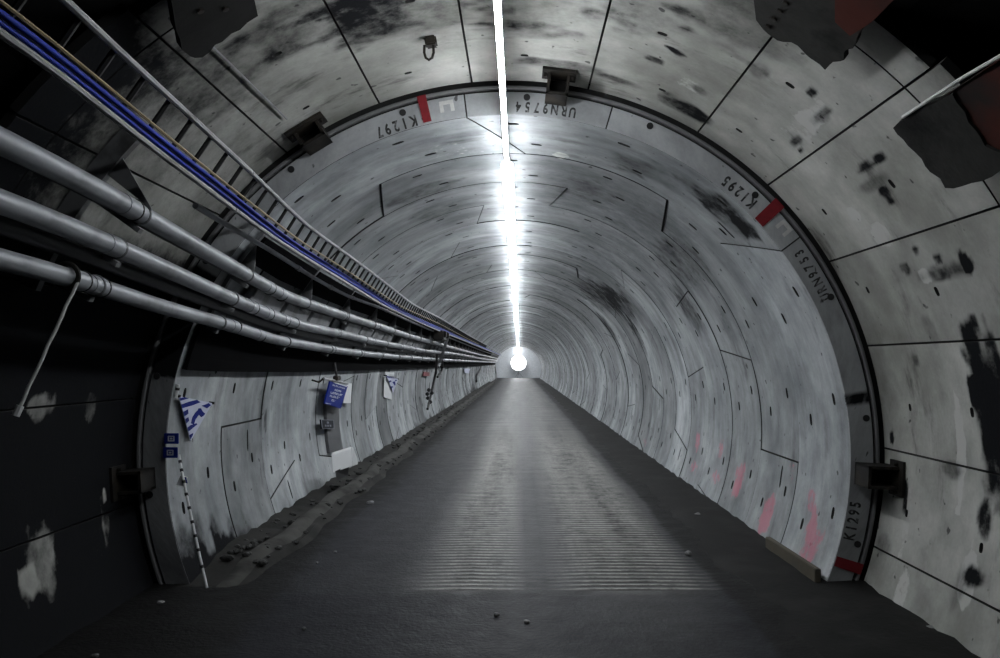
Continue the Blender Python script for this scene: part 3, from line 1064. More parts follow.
P['bot'] = path([(150, 366.5), (170, 368.5), (200, 371), (250, 371.5), (300, 372), (362, 370.3), (425, 367.9), (476, 366.3)], 2.71)
mb = MB()  # flat black strip drawn where the pipes' shadow falls on the wall
y, sec = 6.56, []
while y < Y_END - 3:
    w = .3 + .02 * y
    ta = th_of((along(P['p3'], y - w) + along(P['p3'], y) * 2 + along(P['p3'], y + w)) / 4)
    tb = th_of((along(P['bot'], y - w) + along(P['bot'], y) * 2 + along(P['bot'], y + w)) / 4)
    row = []
    for j in range(5):
        row.append(cyl(ta + (tb - ta) * j / 4, y, 2.695))
    row.append(cyl(tb, y, 2.735))
    row.append(cyl(ta, y, 2.735))
    sec.append(row)
    y += .4 * (1 + .03 * y)
vs = [v for r_ in sec for v in r_]
fs = [(i * 7 + j, i * 7 + (j + 1) % 7, i * 7 + 7 + (j + 1) % 7, i * 7 + 7 + j) for i in range(len(sec) - 1) for j in range(7)]
fs += [tuple(range(7)), tuple((len(sec) - 1) * 7 + j for j in range(6, -1, -1))]
tag(mb.add(vs, fs).build('shade_strip', M['matt_black'], loc=sec[0][0]), 'long matt black strip standing in for shade on the left wall under the lowest thick pipe', 'shade strip')

# flat black panels between the brackets, above the top pipe
for i in range(30):
    ya, yb = 6.74 + 2.055 * i, 6.74 + 2.055 * (i + 1) - 0.16
    row = []
    for y in (ya, (ya + yb) / 2, yb):
        c4, c1, lo_ = along(P['p4'], y), along(P['p1'], y), along(P['low'], y)
        ta, tb = th_of(c4) * 0.45 + th_of(lo_) * 0.55, th_of(c4) * .35 + th_of(c1) * .65
        row.append([cyl(ta, y, 2.69), cyl((ta + tb) / 2, y, 2.69), cyl(tb, y, 2.69), cyl(tb, y, 2.725), cyl(ta, y, 2.725)])
    vs = [v for r_ in row for v in r_]
    fs = [(q * 5 + j, q * 5 + (j + 1) % 5, q * 5 + 5 + (j + 1) % 5, q * 5 + 5 + j) for q in range(2) for j in range(5)] + [tuple(range(5)), tuple(10 + j for j in range(4, -1, -1))]
    o = MB().add(vs, fs).build('black_panel', M['matt_black'], loc=row[0][0])
    if i < 9:
        tag(o, f'{ORD[i + 1]} black panel on the left wall under the cable ladder, counting from the step', 'panel', 'black panels between the pipe brackets')
    else:
        tag(o, 'distant black panel between pipe brackets under the cable ladder', 'panel', 'black panels between the pipe brackets')

# flat grey box strips between the upper two pipes
y, n = 7.15, 0
while y < 20:
    e = y + 1.0
    vs, fs = [], []
    a1, a2 = along(P['p1'], y).lerp(along(P['p2'], y), 0.55), along(P['p1'], e).lerp(along(P['p2'], e), 0.55)
    c = (a1 + a2) / 2
    d = Vector((c.x, 0, c.z - A)).normalized()
    c = Vector((0, c.y, A)) + d * 2.675
    t = (a2 - a1).normalized()
    w = t.cross(d).normalized()
    rot = Matrix((d, t, w)).transposed()
    n += 1
    root = MB().box(c, (0.07, 0.97, 0.12), rot, bev=0.006).build('box_strip', M['galv'], loc=c)
    tag(root, f'{ORD[n]} grey box strip between the upper thick pipes, counting from the camera', 'trunking', 'box strips between the pipes')
    MB().box(c - d * 0.038, (0.006, 0.93, 0.13), rot).build('lid', M['galv'], root, loc=c)
    y += 1.08 + (0.9 if n % 4 == 3 else 0)

# brackets carrying pipes
ys = [4.62 + 2.055 * i for i in range(44)]
for i, y in enumerate(ys):
    wall = R_IN if y > 6.5 else R_FR
    q = {k: along(P[k], y) for k in ('p1', 'p2', 'p3', 'p4', 'low')}
    root = empty('pipe_bracket', cyl(th_of(q['p3']) - 3, y, wall - 0.02))
    if i < 16:
        tag(root, f'{ORD[i + 1]} grey steel pipe bracket on the left wall, counting from the camera', 'bracket', 'pipe brackets on the left wall')
    else:
        tag(root, 'distant pipe bracket among many alike far down the left wall', 'bracket', 'pipe brackets on the left wall')
    t0, t1 = th_of(q['low']), th_of(q['p3']) - 3.5
    mb = MB()
    nn = 8
    ring = []
    for j in range(nn + 1):
        t = t0 + (t1 - t0) * j / nn
        ring.append((cyl(t, y - 0.025, wall - 0.012), cyl(t, y + 0.025, wall - 0.012), cyl(t, y + 0.025, 2.705 if wall < 3 else 2.90), cyl(t, y - 0.025, 2.705 if wall < 3 else 2.90)))
    vs = [v for rr in ring for v in rr]
    fs = [(j * 4 + s, j * 4 + (s + 1) % 4, j * 4 + 4 + (s + 1) % 4, j * 4 + 4 + s) for j in range(nn) for s in range(4)] + [(0, 1, 2, 3), tuple(nn * 4 + s for s in (3, 2, 1, 0))]
    mb.add(vs, fs).build('post', M['bracket'], root, loc=root.location)
    if i > 24:
        continue
    for k in ('p1', 'p2', 'p3'):
        t = th_of(q[k]) - 1.75
        a, b = cyl(t, y, wall - 0.03), cyl(t, y, 2.60 if k == 'p3' else 2.56)
        d = (b - a).normalized()
        w = Vector((0, 1, 0))
        up = d.cross(w)
        rot = Matrix((d, w, up)).transposed()
        MB().box((a + b) / 2, ((b - a).length, 0.045, 0.03), rot).build('arm', M['bracket'], root, loc=(a + b) / 2)
        sp = along(P[k], y + .1) - along(P[k], y - .1)
        pp = smooth_path(P[k], y, y + 0.01, 1)[0]
        MB().torus(pp, sp, 0.057, 0.008, 18, 6).build('pipe_clamp', M['bracket'], root, smooth=True, loc=pp)
    # gusset between conduit and top pipe
    p4, p1 = q['p4'], q['p1']
    g = [cyl(th_of(p4), y, wall - 0.03), cyl(th_of(p1) + 1.2, y, wall - 0.03), cyl(th_of(p1) + 1.3, y, 2.58)]
    MB().prism([v - Vector((0, .005, 0)) for v in g], (0, 0.01, 0)).build('gusset', M['bracket'], root, loc=g[0])

# ------------------------------------------------------------------ lamps along the crown
xl, zl = -0.025, A + 2.615
y, n = 4.03 - 1.2, 0
while y < Y_END - 1.25:
    n += 1
    inside = y > 6.6
    root = empty('tube_lamp', (xl, y, zl))
    if n == 1:
        tag(root, 'lit tube lamp straight overhead, hung in the dark space before the crown line', 'lamp', 'tube lamps along the tunnel crown')
    elif n <= 13:
        tag(root, f'{ORD[n - 1]} lit tube lamp of the crown line, counting from the top of the picture', 'lamp', 'tube lamps along the tunnel crown')
    else:
        tag(root, 'distant lit tube lamp merging into the bright line along the crown', 'lamp', 'tube lamps along the tunnel crown')
    w = 0.036 if not inside else 0.11  # wider tubes inside stand in for the glow around the lamps
    h = 0.04
    L = 1.2
    mb = MB()
    mb.box((xl, y + L / 2, zl + 0.035), (w * 0.8, L - 0.02, 0.03), bev=0.006)
    mb.build('housing', M['batten'], root, loc=(xl, y + L / 2, zl + .035))
    mb = MB()
    m = 8
    vs, fs = [], []
    for yy in (y + 0.008, y + L - 0.008):
        for j in range(m + 1):
            q = PI * j / m
            vs.append((xl + w / 2 * math.cos(q), yy, zl + 0.02 - h * math.sin(q)))
    fs = [(j, j + 1, m + 2 + j, m + 1 + j) for j in range(m)] + [tuple(range(m + 1)), tuple(range(2 * m + 1, m, -1))] + [(0, m + 1, 2 * m + 1, m)]
    mb.add(vs, fs).build('diffuser', M['lamp'], root, loc=(xl, y + L / 2, zl))
    if n < 14:
        for yy in (y + 0.25, y + 0.95):
            top = A + (R_IN if inside else (R_FR if y > 3.9 else 4.4 if yy > 3.3 else 5.1))
            MB().tube([(xl, yy, zl + 0.045), (xl, yy, top - 0.005)], 0.008, 6).build('hanger', M['batten'], root, loc=(xl, yy, zl))
    y += L

# work lamp at the far end
fy = Y_END - 1.2
root = tag(empty('flood_lamp', (0.0, fy, 0.0)), 'glaring white flood lamp closing the far end of the tunnel', 'lamp')
mb = MB().tube([(0.03, fy - 0.05, 1.80), (0.03, fy + 0.05, 1.80)], 0.92, 28)
mb.build('housing', M['steel_dark'], root, loc=(0.03, fy, 1.8))
MB().tube([(0.03, fy - 0.07, 1.80), (0.03, fy - 0.05, 1.80)], 0.88, 28).build('lamp_panel', M['flood'], root, loc=(0.03, fy - .06, 1.8))
MB().tube([(0.03, fy, 0.95), (0.03, fy, 0.4)], 0.03, 8).build('post', M['galv'], root, loc=(0.03, fy, 1.2))
for k in range(3):
    q = 2 * PI * k / 3 + .3
    MB().tube([(0.03, fy, 0.7), (0.03 + .6 * math.cos(q), fy + .6 * math.sin(q), 0.02)], 0.02, 8).build('leg', M['galv'], root, loc=(0.03, fy, .7))


# ------------------------------------------------------------------ rusted plates and hook in the crown
def shell_poly(px_pts, r, thick, name, mat, parent=None, loc=None, jag=0):
    pts = []
    for i, (a, b) in enumerate(zip(px_pts, px_pts[1:] + px_pts[:1])):
        n = jag if jag else 1
        for j in range(n):
            t = j / n
            jx, jy = (0, 0) if j == 0 else ((rnd() - .5) * 5, (rnd() - .5) * 5)
            pts.append((a[0] + (b[0] - a[0]) * t + jx, a[1] + (b[1] - a[1]) * t + jy))
    p3 = [on_wall(x, y, r) for x, y in pts]
    ds = [Vector((p.x, 0, p.z - A)).normalized() * thick for p in p3]
    return MB().prism(p3, ds).build(name, mat, parent, loc=p3[0] if loc is None else loc)


random.seed(3)
pl = tag(shell_poly([(940, 100), (1000, 60), (1040, 42), (1055, 150), (1000, 167), (962, 140)], 2.86, 0.03, 'steel_plate', M['steel_rust']),
         'rusty red steel plate at upper right, above the right wall', 'steel plate')
shell_poly([(893, 128), (908, 116), (952, 94), (968, 122), (985, 146), (1020, 158), (1020, 164), (1000, 171), (972, 183), (945, 188), (925, 166), (908, 146)], 2.845, 0.05, 'concrete_crust', M['crust'], pl, jag=3)
e1, e2 = on_wall(903, 117, 2.84), on_wall(1040, 33, 2.84)
MB().tube([e1, e1.lerp(e2, .5) + Vector((0, 0, .012)), e2], 0.009, 8).build('lit_edge', M['white_paint'], pl, loc=e1)  # light on the plate's top edge, put in as a white tube
pt = tag(shell_poly([(835, -12), (905, -12), (872, 22), (850, 36), (835, 22)], 2.86, 0.03, 'steel_plate', M['steel_rust']),
         'rusty steel plate with ragged grey crust at the top, right of centre', 'steel plate')
shell_poly([(752, -12), (756, 20), (768, 34), (783, 42), (798, 46), (810, 58), (825, 70), (833, 62), (844, 60), (846, 50), (856, 42), (862, 30), (880, 10), (898, -12)], 2.90, 0.04, 'concrete_crust', M['crust'], pt, jag=2)
for x, y in ((786, 2), (780, 10), (774, 18), (768, 26)):
    c = on_wall(x, y, 2.897)
    d = Vector((c.x, 0, c.z - A)).normalized()
    MB().tube([c + d * .01, c - d * 0.012], 0.018, 6).build('bolt', M['steel_dark'], pt, loc=c)
plf = tag(shell_poly([(168, -12), (176, 30), (182, 50), (195, 58), (210, 52), (222, 42), (240, 30), (258, 16), (250, -12)], 2.88, 0.05, 'steel_plate', M['crust_dark'], jag=2),
          'dark crusted steel plate at the top left, above the cable ladder', 'steel plate')
for x, y in ((200, 10), (225, 8)):
    c = on_wall(x, y, 2.877)
    d = Vector((c.x, 0, c.z - A)).normalized()
    MB().tube([c + d * .01, c - d * 0.012], 0.018, 6).build('bolt', M['steel_dark'], plf, loc=c)

p = on_wall(431, 42, R_FR - 0.03)
d = Vector((-p.x, 0, A - p.z)).normalized()
root = tag(empty('lifting_hook', p), 'black lifting hook with hanging loop on the ceiling, left of the lamp line', 'hook')
MB().box(p, (0.08, 0.09, 0.06), Matrix.Rotation(-RAD(th_of(p)), 3, 'Y').inverted(), bev=0.01).build('block', M['steel_dark'], root, loc=p)
c = p + Vector((-0.012, -0.02, -0.03))
loop = [c + Vector((0.03, 0, 0.0)), c + Vector((0.032, 0, -0.05)), c + Vector((0.022, 0, -0.085)), c + Vector((0, 0, -0.1)), c + Vector((-0.022, 0, -0.085)), c + Vector((-0.032, 0, -0.05)), c + Vector((-0.03, 0, 0.0))]
MB().tube(loop, 0.009, 8).build('loop', M['steel_dark'], root, smooth=True, loc=c)
wire = [on_wall(x, y, R_FR - 0.02) for x, y in ((196, 30), (213, 47), (250, 83), (287, 119))]
tag(MB().tube(wire, 0.006, 6).build('wire', M['galv'], loc=wire[0]), 'thin pale wire along the ceiling between dark plate and channel bracket', 'wire')


# ------------------------------------------------------------------ things on the left wall
def wall_frame(px, py, r):
    """point on the wall with its inward normal, along-tunnel and upward directions"""
    p = on_wall(px, py, r)
    n = Vector((-p.x, 0, A - p.z)).normalized()
    t = Vector((0, 1, 0))
    up = t.cross(n)
    if up.z < 0:
        up = -up
    return p, n, t, up


# striped triangular pennant
def pennant(px3, r, name, label, detail=True):
    a, b, c = (on_wall(x, y, r) for x, y in px3)    # top left, top right, bottom tip
    n = (b - a).cross(c - a).normalized()
    cen = (a + b + c) / 3
    if n.x < 0:
        n = -n
    root = tag(MB().prism([a, b, c], n * 0.006).build(name, M['lilac'], loc=cen), label, 'pennant')
    lift = n * 0.0075

    def P_(s, t):
        return a + (b - a) * s + (c - a) * t + lift
    if detail:
        # slanting blue bars along the border, and the blue figure in the middle
        bars = [(-.02, .03, .22, .0, .12, .0, .0, .10), ]
        quads = [[(0.00, 0.10), (0.28, 0.0), (0.14, 0.0), (0.0, 0.04)],
                 [(0.0, 0.26), (0.30, 0.16), (0.60, 0.04), (0.50, 0.0), (0.25, 0.08), (0.0, 0.18)],
                 [(0.0, 0.44), (0.14, 0.36), (0.16, 0.26), (0.0, 0.34)],
                 [(0.0, 0.60), (0.11, 0.52), (0.11, 0.44), (0.0, 0.50)],
                 [(0.0, 0.78), (0.20, 0.66), (0.33, 0.58), (0.30, 0.56), (0.12, 0.62), (0.0, 0.69)],
                 [(0.0, 0.96), (0.10, 0.86), (0.13, 0.80), (0.0, 0.86)],
                 [(0.60, 0.12), (0.76, 0.16), (0.92, 0.06), (0.86, 0.02), (0.74, 0.07)],
                 [(0.40, 0.30), (0.50, 0.40), (0.58, 0.36), (0.66, 0.30), (0.60, 0.26), (0.56, 0.18), (0.48, 0.20)],
                 [(0.14, 0.58), (0.22, 0.60), (0.30, 0.48), (0.48, 0.32), (0.48, 0.22), (0.34, 0.32), (0.22, 0.44)]]
    else:
        quads = [[(0.0, 0.1), (0.9, 0.0), (0.8, 0.0), (0.0, 0.02)], [(0.0, .4), (.3, .25), (.2, .22), (0, .3)], [(.3, .3), (.6, .2), (.5, .45), (.4, .5)], [(0, .75), (.2, .6), (.15, .55), (0, .62)],
                 [(.65, .2), (.85, .1), (.8, .08), (.6, .12)]]
    for q in quads:
        MB().prism([P_(s, t) for s, t in q], n * 0.001).build('blue_stripe', M['blue_deep'], root, loc=P_(*q[0]))
    return root, n, (a, b, c)


root, n, abc = pennant(((178, 396), (212, 403), (190, 441)), 2.72, 'pennant', 'blue and white striped triangular pennant, nearest on the left wall')
for q, nm in ((abc[0], 'fixing_pin'), (abc[1], 'fixing_pin')):
    MB().tube([q + n * 0.02, q - n * 0.045], 0.012, 8).build(nm, M['steel_dark'], root, loc=q)
root, n, abc = pennant(((386, 375.5), (398, 379), (393, 393)), 2.70, 'pennant', 'small striped triangular pennant farther down the left wall, past the blue notice', False)
for q in abc[:2]:
    MB().tube([q + n * 0.02, q - n * 0.06], 0.012, 6).build('fixing_pin', M['steel_dark'], root, loc=q)

# two small blue plates
for (px, py), lab in (((171.5, 438.5), 'upper of two small square blue plates at the left ring edge'), ((170.5, 452.5), 'lower of two small square blue plates at the left ring edge')):
    p = at_depth(px, py, 6.47)
    root = tag(MB().box(p, (0.115, 0.012, 0.085), bev=0.003).build('square_plate', M['blue'], loc=p), lab, 'sign')
    q = p - Vector((0, 0.008, 0))
    mb = MB()
    for dx, dz, sx, sz in ((0, .018, .05, .008), (0, -.018, .05, .008), (-.022, 0, .008, .04), (.022, 0, .008, .04), (0, 0, .02, .014)):
        mb.box(q + Vector((dx, 0, dz)), (sx, 0.003, sz))
    mb.build('pale_emblem', M['lilac'], root, loc=q)

# banded pole leaning on the wall
foot = on_floor(207, 588, 0.05)
pole_px = [(179, 455), (182, 472), (187, 497), (193, 525), (199, 553), (207, 588)]
tops = []
for x, y in pole_px:
    t = (y - 455) / (588 - 455)
    tops.append(at_depth(x, y, 6.62 + (foot.y - 6.62) * t))
root = tag(MB().tube(tops, 0.011, 8).build('banded_pole', M['white'], smooth=True, loc=tops[-1]), 'white pole with black bands leaning at the left ring edge, under pennant', 'pole')
for i in range(9):
    f = 0.08 + 0.1 * i
    seg = min(len(tops) - 2, int(f * (len(tops) - 1)))
    ff = f * (len(tops) - 1) - seg
    a = tops[seg].lerp(tops[seg + 1], ff)
    d = (tops[seg + 1] - tops[seg]).normalized()
    MB().tube([a - d * 0.012, a + d * 0.012], 0.0145, 8).build('black_band', M['rubber'], root, loc=a)
c = at_depth(181.5, 481, 6.56)
tg = MB()
tg.prism([c + Vector((-.045, 0, -.035)), c + Vector((.02, 0, -.04)), c + Vector((.045, 0, .03)), c + Vector((-.01, 0, .045))], (0, 0.012, 0))
o = tag(tg.build('paper_tag', M['white'], loc=c), 'small white tag with blue edge tied to the banded pole', 'tag')
MB().prism([c + Vector((.005, -.002, .035)), c + Vector((.04, -.002, .03)), c + Vector((.05, -.002, -.02)), c + Vector((.025, -.002, -.01))], (0, -0.003, 0)).build('blue_edge', M['blue'], o, loc=c)
p, nn, t, up = wall_frame(177, 392, 2.73)
root = tag(MB().tube([p + up * 0.06, p - up * 0.05], 0.014, 8).build('wall_peg', M['white'], loc=p), 'short white peg with black collar above the striped pennant', 'peg')
MB().tube([p + up * 0.035, p + up * 0.015], 0.017, 8).build('collar', M['rubber'], root, loc=p)

# blue notice board hung from a stick, white sheet behind, grey duct below
def board_from_px(quad, r_or_d, thick, name, mat, parent=None, depth=None):
    p3 = [on_wall(x, y, r_or_d) for x, y in quad]
    n = (p3[1] - p3[0]).cross(p3[3] - p3[0]).normalized()
    if n.x < 0:
        n = -n
    o = MB().prism(p3, n * thick).build(name, mat, parent, loc=sum(p3, Vector()) / 4)
    return o, p3, n


bo, p3, bn = board_from_px([(329, 380.5), (346.5, 386), (339.5, 408.5), (323.5, 403.5)], 2.62, 0.02, 'notice_board', M['blue'])
tag(bo, 'blue notice board with white lettering hanging tilted from a stick on left wall', 'sign')
rt = (p3[1] - p3[0])
dn = (p3[3] - p3[0])


def bp(s, t, lift=0.022):
    return p3[0] + rt * s + dn * t + bn * lift


H = dn.length
mb = MB()
# the lettering cannot be read in the photograph: broken strokes in five lines, as it shows
random.seed(21)
for (t, s0, s1, hgt) in ((.15, .15, .85, .06), (.33, .32, .68, .075), (.48, .14, .88, .085), (.63, .14, .88, .085), (.80, .28, .76, .08)):
    mb = MB()
    s = s0
    while s < s1 - .02:
        w = 0.05 + 0.03 * rnd()
        kind = random.randint(0, 2)
        a, b = t - hgt / 2, t + hgt / 2
        mb.prism([bp(s, a), bp(s + .016, a), bp(s + .016, b), bp(s, b)], bn * .002)
        if kind != 1:
            mb.prism([bp(s + .016, a), bp(s + w, a), bp(s + w, a + hgt * .28), bp(s + .016, a + hgt * .28)], bn * .002)
        if kind != 2:
            mb.prism([bp(s + .016, b - hgt * .28), bp(s + w, b - hgt * .28), bp(s + w, b), bp(s + .016, b)], bn * .002)
        if kind == 2:
            mb.prism([bp(s + w - .016, a), bp(s + w, a), bp(s + w, b), bp(s + w - .016, b)], bn * .002)
        s += w + 0.028
    mb.build('lettering_line', M['white'], bo, loc=p3[0])
MB().prism([bp(.05, .0), bp(.95, .0), bp(.93, .05), bp(.25, .05)], bn * .002).build('white_header', M['white'], bo, loc=p3[0])
MB().prism([bp(.02, .955), bp(.98, .955), bp(.98, .985), bp(.02, .985)], bn * .002).build('white_border', M['lilac'], bo, loc=p3[0])
s1, s2 = on_wall(323.5, 378.5, 2.60), on_wall(347.5, 383.5, 2.60)
st = tag(MB().tube([s1, s2], 0.018, 8).build('hanging_stick', M['galv'], smooth=True, loc=s1), 'thin stick from which the blue notice board hangs', 'stick')
MB().tube([s1, s1 + Vector((-.06, 0, -.05)), s1 + Vector((-.16, 0, -.02))], 0.014, 6).build('hook', M['steel_dark'], st, loc=s1)
c = on_wall(337, 378, 2.60)
cl = tag(empty('hanger_clamp', c), 'black clamp with strap above the blue notice board', 'clamp')
MB().box(c, (0.07, 0.22, 0.07), bev=0.01).build('block', M['steel_dark'], cl, loc=c)
MB().tube([c, c + Vector((-.04, 0.02, 0.22))], 0.018, 8).build('strap', M['black_cable'], cl, loc=c)
wb, _, _ = board_from_px([(347, 383), (351.5, 383.5), (350.5, 403), (343, 403)], 2.69, 0.006, 'paper_sheet', M['white'])
tag(wb, 'plain white sheet on the wall right behind the blue notice board', 'paper')
wb, _, _ = board_from_px([(385, 372), (394, 372.3), (394, 376.5), (385.5, 376)], 2.73, 0.006, 'paper_sheet', M['white'])
tag(wb, 'small white sheet right above the smaller striped pennant', 'paper')
wb, _, _ = board_from_px([(384, 377), (388, 379), (391.5, 392), (391.5, 400), (383.5, 397)], 2.73, 0.006, 'paper_sheet', M['white'])
tag(wb, 'tall white sheet beside and below the smaller striped pennant', 'paper')

# dark grey duct strip on the wall
mb = MB()
edge = [((326, 395), (338.5, 395)), ((326.5, 410), (339, 410)), ((327, 425), (339.5, 425)), ((328, 440), (341.5, 440)), ((330, 453), (343, 449))]
L_ = [on_wall(a[0], a[1], 2.70) for a, b in edge]
R_ = [on_wall(b[0], b[1], 2.70) for a, b in edge]
vs, fs = [], []
for a, b in zip(L_, R_):
    na = Vector((a.x, 0, a.z - A)).normalized() * .045
    vs += [a, b, b + na, a + na]
for i in range(len(edge) - 1):
    for s in range(4):
        fs.append((i * 4 + s, i * 4 + (s + 1) % 4, i * 4 + 4 + (s + 1) % 4, i * 4 + 4 + s))
fs += [(3, 2, 1, 0), tuple(4 * (len(edge) - 1) + s for s in range(4))]
tag(mb.add(vs, fs).build('wall_duct', M['duct'], loc=L_[-1]), 'dark grey vertical duct on left wall below the blue notice board', 'duct')

# small black sign
sb, q3, sn = board_from_px([(319.5, 419.5), (332, 420), (332, 428.5), (320.5, 429)], 2.68, 0.02, 'wall_sign', M['sign_black'])
tag(sb, 'small black sign with pale border left of the dark grey duct', 'sign')
rt2, dn2 = q3[1] - q3[0], q3[3] - q3[0]
f2 = lambda s, t: q3[0] + rt2 * s + dn2 * t + sn * .021
mb = MB()
for a, b, c_, d_ in ((0, 0, 1, .06), (0, .94, 1, 1), (0, 0, .04, 1), (.96, 0, 1, 1)):
    mb.prism([f2(a, b), f2(c_, b), f2(c_, d_), f2(a, d_)], sn * .003)
mb.build('pale_border', M['sign_grey'], sb, loc=q3[0])
mb = MB()
for a, b, c_, d_ in ((.42, .2, .58, .42), (.25, .55, .36, .75), (.42, .55, .55, .75), (.62, .55, .75, .75)):
    mb.prism([f2(a, b), f2(c_, b), f2(c_, d_), f2(a, d_)], sn * .003)
mb.build('pale_symbols', M['sign_grey'], sb, loc=q3[0])

# white tub leaning at the wall foot, with dark base
cpx = [(331.5, 454.5), (351.5, 448), (352.5, 466), (336, 472.5)]
d_ = 10.7
q = [at_depth(x, y, d_ + 0.9 * i) for (x, y), i in zip(cpx, (-.15, .35, .35, -.15))]
q[3] = q[0] + q[2] - q[1]
bx = tag(empty('white_box', q[3] - Vector((0, 0, .2))), 'white box tilted over a dark base at the foot of the left wall', 'box')
back = Vector((-0.05, 0.22, 0.0))
MB().prism(q, back).build('panel', M['white'], bx, loc=q[0], bevel=0.01)
fl = [q[1], q[1] + Vector((.01, .03, .01)), q[2] + Vector((.05, .05, .10)), q[2] + Vector((.06, .05, .02)), q[2]]
MB().prism([v + Vector((.004, 0, 0)) for v in fl], (-.012, 0.012, 0)).build('curled_flap', M['white'], bx, loc=q[2])
b0 = [q[3] + Vector((.03, .02, .02)), q[2] + Vector((-.04, 0, .03)), q[2] + Vector((-.06, 0, -.13)), q[3] + Vector((.05, .02, -.10))]
MB().prism(b0, back * 0.8).build('base', M['rubber'], bx, loc=q[3])

# hanging rod from the lowest pipe
y_rod = on_wall(67, 275, 2.62).y
a = along(P['p3'], y_rod) + Vector((0.064, 0.0, -0.02))
b = at_depth(17, 413, a.y - 0.12)
pts = [a + (b - a) * (i / 10) + Vector((0.003 * math.sin(i * 2.2), 0, 0)) for i in range(11)]
root = tag(MB().tube(pts, 0.009, 8).build('hanging_rod', M['white_paint'], smooth=True, loc=pts[0]), 'thin pale rod hanging from the lowest thick pipe, far left', 'rod')
MB().tube([b + (a - b).normalized() * 0.04, b - (a - b).normalized() * 0.015], 0.019, 8).build('end_knob', M['white'], root, loc=b)
pp = along(P['p3'], y_rod)
MB().torus(pp, (0.02, 1, 0.02), 0.064, 0.014, 20, 8).build('pipe_clamp', M['steel_dark'], root, smooth=True, loc=pp)

# cable drop and junction farther in
def wp(x, y, r=2.58):
    return on_wall(x, y, r)


post = [wp(448, 335, 2.50), wp(445, 346, 2.50), wp(440, 362, 2.50), wp(438, 367, 2.50)]
tag(MB().tube(post, 0.05, 8).build('support_post', M['galv'], smooth=True, loc=post[-1]), 'pale upright post across the pipes, above the hanging black cables', 'post')
c = wp(440, 336, 2.5)
jb = tag(empty('junction_box', c), 'black junction box with lugs beside the pale upright post', 'junction box')
MB().box(c, (0.28, 1.1, 0.26), bev=0.03).build('body', M['steel_dark'], jb, loc=c)
for s in (-1, 1):
    MB().box(c + Vector((0.16, 0.38 * s, 0.03)), (0.1, .2, .16), bev=0.02).build('lug', M['steel_dark'], jb, loc=c)
h = [wp(437, 355, 2.5), wp(436, 372, 2.5), wp(433, 385, 2.5), wp(430.5, 397, 2.5), wp(427.5, 409, 2.5)]
cb = tag(MB().tube(h, 0.035, 8).build('hanging_cable', M['black_cable'], smooth=True, loc=h[0]), 'black cable with plugs hanging from the pipes at the pale post', 'cable')
for x, y in ((429, 390), (432, 393), (428, 398), (430.5, 402), (427.5, 394)):
    c = wp(x, y, 2.47)
    MB().box(c, (0.09, 0.22, 0.10), bev=0.02).build('plug', M['rubber'], cb, loc=c)
h = [wp(442, 358, 2.5), wp(442.5, 366, 2.5), wp(441, 372, 2.5), wp(437.5, 377, 2.5)]
tag(MB().tube(h, 0.035, 8).build('cable_loop', M['black_cable'], smooth=True, loc=h[0]), 'short black cable loop beside the plugged hanging cable', 'cable')
for px, lab in ((((481, 367), (479, 372), (476.5, 376), (476.5, 381)), 'thin black cable dropping below the pipes, second along the wall'),
                (((495, 367), (496, 374), (496.5, 381)), 'thin black cable dropping below the pipes near the far end')):
    h = [wp(x, y, 2.6) for x, y in px]
    o = tag(MB().tube(h, 0.06, 8).build('hanging_cable', M['black_cable'], smooth=True, loc=h[0]), lab, 'cable')
    MB().box(h[-1], (0.12, 0.4, 0.16), bev=0.02).build('plug', M['rubber'], o, loc=h[-1])
rs, _, _ = board_from_px([(423, 371.8), (429, 372.2), (429, 376), (422.5, 375.8)], 2.71, 0.02, 'wall_sign', M['red_sign'])
tag(rs, 'small faded red sign on left wall before the hanging cables', 'sign')
rs, _, _ = board_from_px([(463.5, 368.5), (470, 368.5), (468.5, 373.5), (464.5, 372.8)], 2.71, 0.02, 'wall_sign', M['lilac'])
tag(rs, 'tiny pale blue sign on left wall beyond the hanging cables', 'sign')

# timber edge at the foot of the right wall by the step
mb = MB()
a, b = Vector((2.50, 6.53, 0.02)), Vector((2.47, 7.75, 0.02))
d = b - a
tb = tag(MB().box((a + b) / 2 + Vector((0, 0, .04)), (0.05, d.length, 0.13), Matrix.Rotation(math.atan2(-d.x, d.y), 3, 'Z'), bev=0.006).build('timber_board', M['timber'], loc=(a + b) / 2),
         'muddy timber board on edge at the right wall foot by the step', 'board')

# loose stones along the left kerb, and litter on the road
random.seed(17)


def rock(mb, c, s):
    bm = bmesh.new()
    bmesh.ops.create_icosphere(bm, subdivisions=2, radius=1)
    k = [rnd() * 6 for _ in range(3)]
    for v in bm.verts:
        f = 1 + .22 * math.sin(v.co.x * 3 + k[0]) + .18 * math.sin(v.co.y * 4 + k[1])
        v.co = Vector((v.co.x * s * 1.2 * f, v.co.y * s * f, v.co.z * s * .7 * f)) + c
    bm.verts.index_update()
    mb.add([v.co.copy() for v in bm.verts], [[v.index for v in f.verts] for f in bm.faces])
    bm.free()


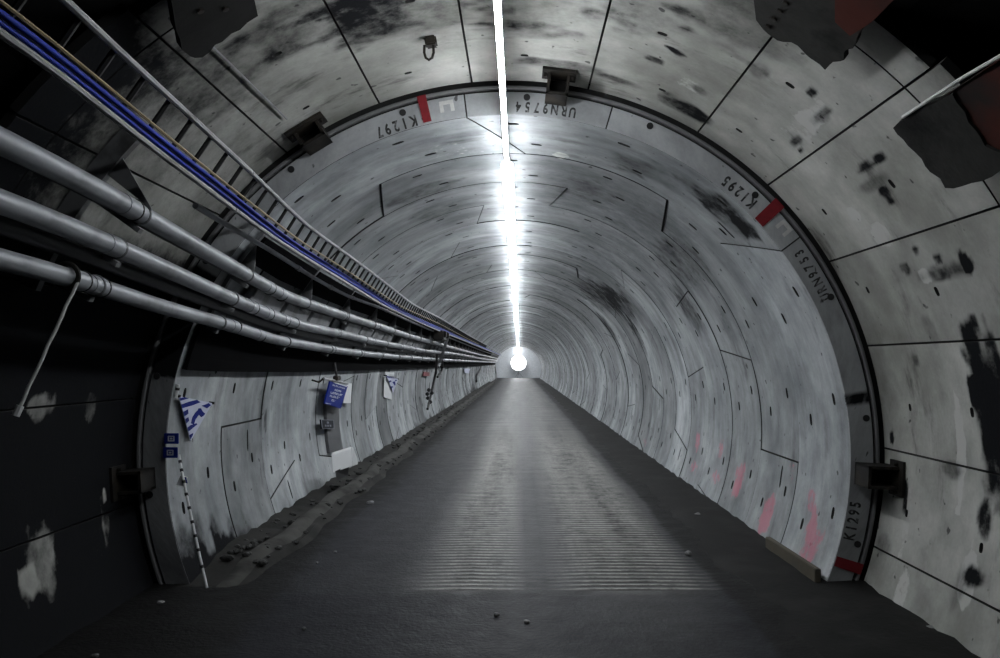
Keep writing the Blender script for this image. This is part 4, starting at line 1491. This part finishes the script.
mb = MB()
for i in range(170):
    y = 7 + 26 * rnd() ** 1.4
    x = -2.52 + 0.5 * rnd() ** 1.5
    z = 0.09 if x < -2.2 else 0.06
    rock(mb, Vector((x, y, z)), 0.012 + 0.03 * rnd())
o = mb.build('rubble', M['stone'], smooth=False)
o['kind'] = 'stuff'
tag(o, 'grey stones and rubble strewn along the muddy left kerb', 'rubble')
LIT = [((335, 552), .022, 'white pebble on the dark road left of centre, farther of two'), ((317, 563), .022, 'white pebble on the dark road left of centre, nearer of two'),
       ((697, 515), .05, 'scrap of white litter at the right edge of the ribbed road'), ((905, 603), .04, 'pale stone in the mud at the right wall foot beside the step'),
       ((688, 554), .05, 'pale lump at the right end of the road ribs'), ((527, 622), .03, 'small pale stone on the smooth road below the ribs'),
       ((497, 615), .03, 'small white chip on the smooth road, left of the pale stone'), ((304, 629), .025, 'pale pebble at the lower left of the road'),
       ((370, 503), .06, 'flat pale scrap on the left of the road beyond the pebbles'), ((95, 656), .03, 'pale pebble in the dark lower left corner'),
       ((932, 629), .045, 'flat pale stone in the mud at lower right'), ((161, 603), .035, 'dull pebble near the left mud foot')]
for (px, py), s, lab in LIT:
    f = on_floor(px, py, 0.01)
    s *= 0.6
    mb = MB()
    rock(mb, f + Vector((0, 0, s * .2)), s)
    tag(mb.build('pebble', M['litter'], loc=f), lab, 'pebble')

# ------------------------------------------------------------------ world, camera, look
w = bpy.data.worlds.new('dark')
S.world = w
w.use_nodes = True
w.node_tree.nodes['Background'].inputs[0].default_value = (0.02, 0.022, 0.025, 1)
w.node_tree.nodes['Background'].inputs[1].default_value = 0.0
cd = bpy.data.cameras.new('camera')
cam = bpy.data.objects.new('camera', cd)
COL.objects.link(cam)
cam.location = CAM
cam.rotation_euler = (PI / 2, 0, 0)
cd.sensor_width = 36
cd.lens = 36 * FPX / 1000
cd.shift_x = -(VPX - 500) / 1000
cd.shift_y = (VPY - 329) / 1000
cd.clip_start = 0.05
cd.clip_end = 400
S.camera = cam
S.view_settings.view_transform = 'Standard'
S.view_settings.look = 'None'
S.view_settings.gamma = 1
S.view_settings.use_curve_mapping = False
S.view_settings.exposure = 0.0
